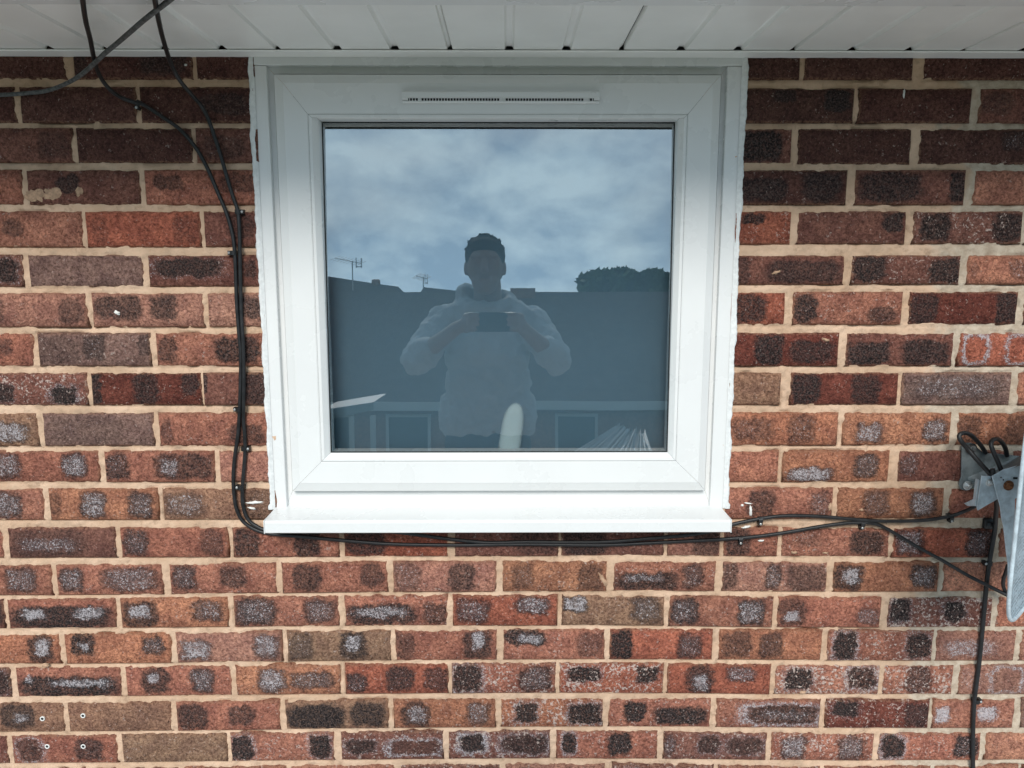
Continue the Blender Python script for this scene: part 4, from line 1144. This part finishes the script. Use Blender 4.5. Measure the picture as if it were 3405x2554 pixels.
cc = R_(813, 606, hy); lathe(MB(), (cc.x, hy, cc.z-.7), [(.13,0),(.12,.55),(.16,.58),(.15,.72),(.1,.74)], 14).build('chimney_pot', M['farbrick'], h2)
h3y = -26.0
B_ = [R_(888,640,h3y), R_(915,621,h3y), R_(1030,634,h3y)]
h3 = thing('house', (B_[1].x, h3y, 0), 'house with a small hipped roof peak beside the man in the reflection', 'house')
xs_ = [p.x for p in B_]
MB().add([(xs_[0],h3y,B_[0].z-.3),(xs_[1],h3y,B_[1].z),(xs_[2],h3y,B_[2].z),(xs_[2],h3y+3,B_[2].z-2.4),(xs_[0],h3y+3,B_[0].z-2.4),(xs_[2],h3y-3,B_[2].z-2.4),(xs_[0],h3y-3,B_[0].z-2.4)], [(0,1,2,3,4),(0,6,5,2,1),(2,5,3)]).build('house_roof', M['rooftile'], h3)
MB().box(min(xs_)+.2, max(xs_)-.2, h3y-2.6, h3y+2.6, 0, B_[0].z-2.2).build('house_wall', M['farbrick'], h3)
# aerials
def aerial(xb, yb_, yt_, span, Y, label, tilt):
    b, t_ = R_(xb, yb_, Y), R_(xb, yt_, Y)
    a = thing('television_aerial', (b.x, Y, b.z), label, 'aerial', 'roof aerials in the reflection')
    MB().tube([(b.x, Y, b.z-.6), (b.x, Y, t_.z)], .022, 8).build('mast', M['alu'], a)
    L = span; dx = Vector((-math.cos(tilt), 0.25, -math.sin(tilt))).normalized()
    c = Vector((b.x, Y, t_.z))
    MB().tube([c - dx*L*.35, c + dx*L*.65], .014, 6).build('boom', M['alu'], a)
    el = MB()
    for k in range(9):
        p = c + dx*L*(-.33 + .97*k/8)
        el.tube([p - Vector((.12,-.3,.10)), p + Vector((.12,-.3,.10))], .007, 5)
    el.box(c.x+.13*L, c.x+.16*L, Y-.02, Y+.02, c.z-.22, c.z+.14); el.box(c.x+.13*L, c.x+.36*L, Y-.02, Y+.02, c.z-.20, c.z-.17); el.box(c.x+.32*L, c.x+.36*L, Y-.02, Y+.02, c.z-.22, c.z+.12)
    el.build('elements', M['alu'], a)
aerial(764, 640, 566, .95, hy+.5, 'tall roof aerial with a long boom at the left of the reflection', -.2)
aerial(914, 626, 601, .42, h3y, 'small roof aerial on the hipped roof in the reflection', -.25)
# trees
def tree(px, py_top, wpx, Y, label, seed):
    rr = random.Random(seed); t_ = R_(px, py_top, Y); l_ = R_(px - wpx/2, py_top, Y); w = abs(t_.x - l_.x)
    base = Vector((t_.x, Y, 0)); H_ = t_.z
    o = thing('tree', base, label, 'tree', 'trees behind the bungalow')
    tk = MB(); tk.tube(spline([base, base+Vector((.1,0,H_*.3)), base+Vector((-.1,.1,H_*.55)), base+Vector((0,0,H_*.8))], 5), [.28-.2*i/15 for i in range(16)], 8)
    for k in range(7):
        a = rr.uniform(0, 6.28); s0 = base + Vector((0,0,H_*rr.uniform(.35,.6)))
        tk.tube([s0, s0+Vector((math.cos(a)*w*.4, math.sin(a)*w*.4, H_*.14)), s0+Vector((math.cos(a)*w*.7, math.sin(a)*w*.7, H_*.25))], [.09,.06,.02], 6)
    tk.build('trunk', M['bark'], o)
    lf = MB(); vs, fs = [], []
    cl = [(Vector((rr.gauss(0,.42)*w, rr.gauss(0,.42)*w, H_*(.62+rr.uniform(-.22,.22)))), rr.uniform(.22,.42)*w) for _ in range(26)]
    cl += [(Vector((f_*w, rr.gauss(0,.2)*w, H_ - (.20 + .55*f_*f_ + rr.uniform(0,.10))*w)), rr.uniform(.17,.24)*w) for f_ in (-.5,-.4,-.3,-.2,-.1,0,.1,.2,.3,.4,.5)]
    cl += [(Vector((f_*w, rr.gauss(0,.2)*w, H_ - (.42 + q_ + rr.uniform(0,.15))*w)), rr.uniform(.22,.32)*w) for f_ in (-.6,-.4,-.2,0,.2,.4,.6) for q_ in (0, .3, .6)]
    for c_, r_ in cl:
        m = min(1, (H_-.02-r_)/max(c_.z, .1)); c_ = Vector((c_.x, c_.y, min(c_.z, H_-r_*.95)))
        for _ in range(95):
            d = Vector((rr.gauss(0,1), rr.gauss(0,1), rr.gauss(0,1))).normalized() * r_ * rr.uniform(.5, 1.22)
            p = base + c_ + d; s_ = rr.uniform(.10, .26)
            a1 = Vector((rr.gauss(0,1), rr.gauss(0,1), rr.gauss(0,1))).normalized()*s_; b1 = a1.orthogonal().normalized()*s_*.6
            b_ = len(vs); vs += [p-a1, p+b1, p+a1, p-b1]; fs.append((b_,b_+1,b_+2,b_+3))
    lf.add(vs, fs).build('crown', M['leaf'], o)
tree(1300, 586, 105, -30, 'leftmost rounded tree above the roofs in the reflection', 1)
tree(1342, 580, 80, -32, 'middle tree with a broken top in the reflection', 2)
tree(1412, 583, 90, -31, 'right hand leafy tree cut by the window edge in the reflection', 3)
tree(1480, 590, 110, -30, 'tree furthest right behind the bungalow roof', 4)
# white edged lean-to on the left and a corrugated sheet roof on the right
ly = -9.5
La, Lb, Lc = R_(690,893,ly), R_(808,868,ly), R_(808,884,ly)
ln = thing('lean_to', ((La.x+Lb.x)/2, ly, 0), 'white edged lean-to roof on thin posts at the lower left of the reflection', 'lean-to')
MB().add([(Lb.x,ly,Lb.z),(La.x,ly,La.z+.05),(La.x,ly,La.z-.12),(Lb.x,ly,Lc.z),(Lb.x,ly-1.2,Lb.z+.02),(La.x,ly-1.2,La.z+.06)], [(0,1,2,3),(0,4,5,1)]).build('lean_to_roof', M['corrugated'], ln)
for xx in (712, 760, 806):
    p = R_(xx, 900, ly-.05); MB().box(p.x-.035, p.x+.035, ly-.1, ly-.03, 0, p.z+.02).build('post', M['farwhite'], ln)
cy0 = -5.2
cs = MB(); vs_, fs_ = [], []
NXC, NZC = 120, 8
Tl, Tr = R_(1330, 921, cy0), R_(1395, 940, cy0); Bl, Br = R_(1230, 985, cy0+1.6), R_(1420, 990, cy0+1.6)
rr = random.Random(4)
for i in range(NXC+1):
    f = i/NXC; j_ = rr.uniform(-.06, .06)
    top = Tl.lerp(Tr, f); bot = Bl.lerp(Br, f)
    for k in range(NZC+1):
        p = top.lerp(bot, k/NZC); vs_.append(p + Vector((0, j_*(1-k/NZC)*.6, .022*math.sin(f*2*math.pi*15) + j_*(1-k/NZC)*.8)))
for i in range(NXC):
    for k in range(NZC):
        a = i*(NZC+1)+k; fs_.append((a, a+1, a+NZC+2, a+NZC+1))
cs.add(vs_, fs_)
csh = thing('corrugated_sheet', (Tl.x, cy0, 0), 'ragged corrugated sheet roof at the lower right of the reflection', 'roof sheet')
cs.build('sheet', M['corrugated'], csh, True)
for p in (Tl.lerp(Bl,.5), Tr.lerp(Br,.5), Bl, Br):
    MB().box(p.x-.04, p.x+.04, p.y-.04, p.y+.04, 0, p.z-.03).build('post', M['farbrick'], csh)

# ------------------------------------------------------------------ the man with the phone
def cap(mb, a, b, r0, r1, n=14):
    a, b = Vector(a), Vector(b); t = (b-a).normalized(); u = t.orthogonal().normalized(); w = t.cross(u)
    rings = []
    for k in range(4): q_ = -math.pi/2 + math.pi/2*k/4; rings.append((a + t*r0*math.sin(q_), r0*math.cos(q_)+1e-5))
    rings.append((a, r0)); rings.append((b, r1))
    for k in range(1, 5): q_ = math.pi/2*k/4; rings.append((b + t*r1*math.sin(q_), r1*math.cos(q_)+1e-5))
    vs, fs = [], []
    for c_, r_ in rings:
        for k in range(n): vs.append(c_ + (u*math.cos(2*math.pi*k/n) + w*math.sin(2*math.pi*k/n))*r_)
    for i in range(len(rings)-1):
        for k in range(n): fs.append((i*n+k, i*n+(k+1)%n, (i+1)*n+(k+1)%n, (i+1)*n+k))
    fs.append(tuple(range(n))[::-1]); fs.append(tuple((len(rings)-1)*n+k for k in range(n)))
    return mb.add(vs, fs)
def ell(mb, c, r, rot=None):
    bm = bmesh.new(); bmesh.ops.create_uvsphere(bm, u_segments=20, v_segments=14, radius=1)
    for v in bm.verts:
        p = Vector((v.co.x*r[0], v.co.y*r[1], v.co.z*r[2]))
        v.co = (rot @ p if rot else p) + Vector(c)
    return mb.addbm(bm)
def remesh(o, vox, it=6):
    m = o.modifiers.new('remesh', 'REMESH'); m.mode = 'VOXEL'; m.voxel_size = vox; m.use_smooth_shade = True
    s = o.modifiers.new('smooth', 'SMOOTH'); s.factor = .5; s.iterations = it
CX = -.085
DZ = -.065
def V(x, y, z): return Vector((CX + x, y, CAM.z + DZ + z))
man = thing('person', (CX, -1.9, 2.585), 'man in a light hoodie photographing the window with a phone held in both hands', 'person')
bd_ = MB(); hd = MB(); tr_ = MB()
# head, tipped down towards the screen
rot = Matrix.Rotation(math.radians(-24), 3, 'X')
hc = V(-.008, -1.775, .205)
ell(bd_, hc, (.076, .098, .108), rot); ell(bd_, hc+Vector((0,.022,-.062)), (.058, .068, .062), rot); ell(bd_, hc+Vector((0,.045,-.098)), (.034,.034,.024))
cap(bd_, hc+Vector((0,.098,.012)), hc+Vector((0,.116,-.028)), .010, .015)
for s in (-1, 1):
    ell(bd_, hc+Vector((s*.080,-.008,-.012)), (.010,.022,.032)); cap(bd_, hc+Vector((s*.018,.092,.030)), hc+Vector((s*.05,.078,.030)), .012, .010)
    ell(bd_, hc+Vector((s*.011,.106,-.028)), (.010,.010,.008))
    ell(bd_, hc+Vector((s*.030,.084,.008)), (.013,.010,.009))
cap(bd_, hc+Vector((-.020,.086,-.062)), hc+Vector((.020,.086,-.062)), .009, .009)
cap(bd_, V(0,-1.84,.14), V(0,-1.875,.0), .058, .066)
cap(bd_, V(0,-1.885,-.08), V(0,-1.885,-.50), .10, .10); cap(bd_, V(-.10,-1.885,-.03), V(.10,-1.885,-.03), .085, .085)
for s in (-1, 1):
    sh, elb, wr = V(s*.190,-1.885,-.035), V(s*.292,-1.70,-.190), V(s*(.118 if s<0 else .150),-1.535,-.060)
    if s > 0: wr = V(.150,-1.535,-.060)
    cap(bd_, sh, elb, .055, .042); cap(bd_, elb, wr, .042, .027)
    # palm closes on the phone's end; four fingers round its far side, thumb on the near side
    ex = -.135 - CX if s < 0 else .027 - CX
    pal = V(ex + s*.024, -1.512, -.040)
    cap(bd_, wr, pal, .026, .026); cap(bd_, pal+Vector((0,0,.026)), pal+Vector((0,0,-.022)), .017, .016)
    for f, (dz, ln) in enumerate(((.034,.058),(.014,.064),(-.006,.060),(-.026,.046))):
        kn = pal + Vector((-s*.004, .014, dz)); m1 = Vector((kn.x - s*.012, -1.466, kn.z + .002)); tip = Vector((m1.x - s*ln*.55, -1.4650, m1.z + .001))
        cap(bd_, kn, m1, .0095, .0085, 10); cap(bd_, m1, tip, .0085, .0068, 10)
    th0 = pal + Vector((0, -.004, -.020)); th1 = Vector((pal.x - s*.028, -1.494, pal.z - .006)); th2 = Vector((th1.x - s*.026, -1.4925, th1.z + .008))
    cap(bd_, th0, th1, .012, .0105, 10); cap(bd_, th1, th2, .0105, .0085, 10)
    hip, kne, ank = V(s*.095,-1.89,-.62), V(s*.105,-1.865,-1.02), V(s*.11,-1.90,-1.43)
    cap(bd_, hip, kne, .08, .055); cap(bd_, kne, ank, .052, .038); cap(bd_, ank, V(s*.125,-1.76,-1.465), .036, .030)
    # hoodie sleeve, pushed up at the forearm
    mid = elb.lerp(wr, .30)
    cap(hd, sh, elb, .078, .064); cap(hd, elb, mid, .064, .055)
    for t__ in (.02, .14, .26): p_ = elb.lerp(wr, t__); cap(hd, p_, elb.lerp(wr, t__+.03), .066, .062)
    p_ = sh.lerp(elb, .6); cap(hd, p_, sh.lerp(elb, .68), .075, .073)
    cap(tr_, hip+Vector((0,0,.06)), kne, .098, .072); cap(tr_, kne, ank+Vector((0,0,.02)), .072, .062)
cap(hd, V(-.105,-1.885,-.03), V(.105,-1.885,-.03), .098, .098)
ell(hd, V(0,-1.88,-.17), (.190,.130,.17)); ell(hd, V(0,-1.885,-.31), (.192,.140,.20)); cap(hd, V(-.085,-1.89,-.40), V(.085,-1.89,-.40), .125, .125)
cap(hd, V(-.10,-1.89,-.455), V(.10,-1.89,-.455), .118, .118)
# hood rolled round the neck
for k in range(16):
    a0, a1 = 2*math.pi*k/16, 2*math.pi*(k+1)/16
    f = lambda a: V(.098*math.cos(a), -1.878 + .085*math.sin(a), .055 - .035*math.sin(a))
    cap(hd, f(a0), f(a1), .034, .034, 10)
ell(hd, V(-.095,-1.90,.075), (.05,.06,.06)); ell(hd, V(0,-1.985,.02), (.12,.06,.085))
cap(hd, V(-.03,-1.775,.0), V(-.01,-1.752,-.30), .010, .010)       # zip placket
cap(tr_, V(-.08,-1.89,-.56), V(.08,-1.89,-.56), .112, .112)
body = bd_.build('body', M['skin'], man); remesh(body, .0055, 4)
hoo = hd.build('hoodie', M['hoodie'], man); remesh(hoo, .008, 3)
tx = bpy.data.textures.new('cloth_folds', 'CLOUDS'); tx.noise_scale = .05; tx.noise_depth = 2
dm = hoo.modifiers.new('folds', 'DISPLACE'); dm.texture = tx; dm.strength = .030; dm.texture_coords = 'LOCAL'; dm.mid_level = .5
tro = tr_.build('trousers', M['trousers'], man); remesh(tro, .01, 4)
ha = MB()
ell(ha, hc+Vector((0,-.016,.040)), (.086,.100,.090), rot); ell(ha, hc+Vector((0,-.05,-.01)), (.080,.07,.08)); ell(ha, hc+Vector((.0,.050,.076)), (.062,.045,.036))
rr = random.Random(9)
for _ in range(90):
    a = rr.uniform(0, 6.28); e_ = rr.uniform(.25, 1.5)
    d = Vector((math.cos(a)*math.cos(e_)*.086, math.sin(a)*math.cos(e_)*.098 - .016, math.sin(e_)*.092+.040))
    cap(ha, hc+d*.92, hc+d*1.02+Vector((rr.uniform(-.008,.008), rr.uniform(-.008,.012), 0)), .011, .004, 6)
hai = ha.build('hair', M['hair'], man); remesh(hai, .005, 1)
for s in (-1, 1):
    sh_ = MB(); c_ = V(s*.12,-1.83,-1.46)
    ell(sh_, c_+Vector((0,.0,0)), (.048,.13,.045)); ell(sh_, c_+Vector((0,-.06,.03)), (.045,.055,.055))
    sh_.v = [(x, y, max(z, 2.586)) for x, y, z in sh_.v]
    sh_.build('shoe', M['shoe'], man, True)
ph = thing('phone', (-.054, -1.48, CAM.z+DZ-.07), 'black phone held sideways in both hands by the man in the reflection', 'phone')
pb = MB(); pb.bbox(-.135, .027, -1.484, -1.475, CAM.z+DZ-.071, CAM.z+DZ+.004, .003); pb.build('phone_body', M['phone'], ph)
lb = MB(); lb.bbox(-.012, .016, -1.4752, -1.4735, CAM.z+DZ-.028, CAM.z+DZ, .0006); lb.build('camera_island', M['phone'], ph)
for k in range(2):
    lathe(MB(), (.002, -1.4735, CAM.z+DZ-.006-.014*k), [(.0055,0),(.0055,.0008),(.004,.001)], 16, 'Y').build('lens', M['farpane'], ph)
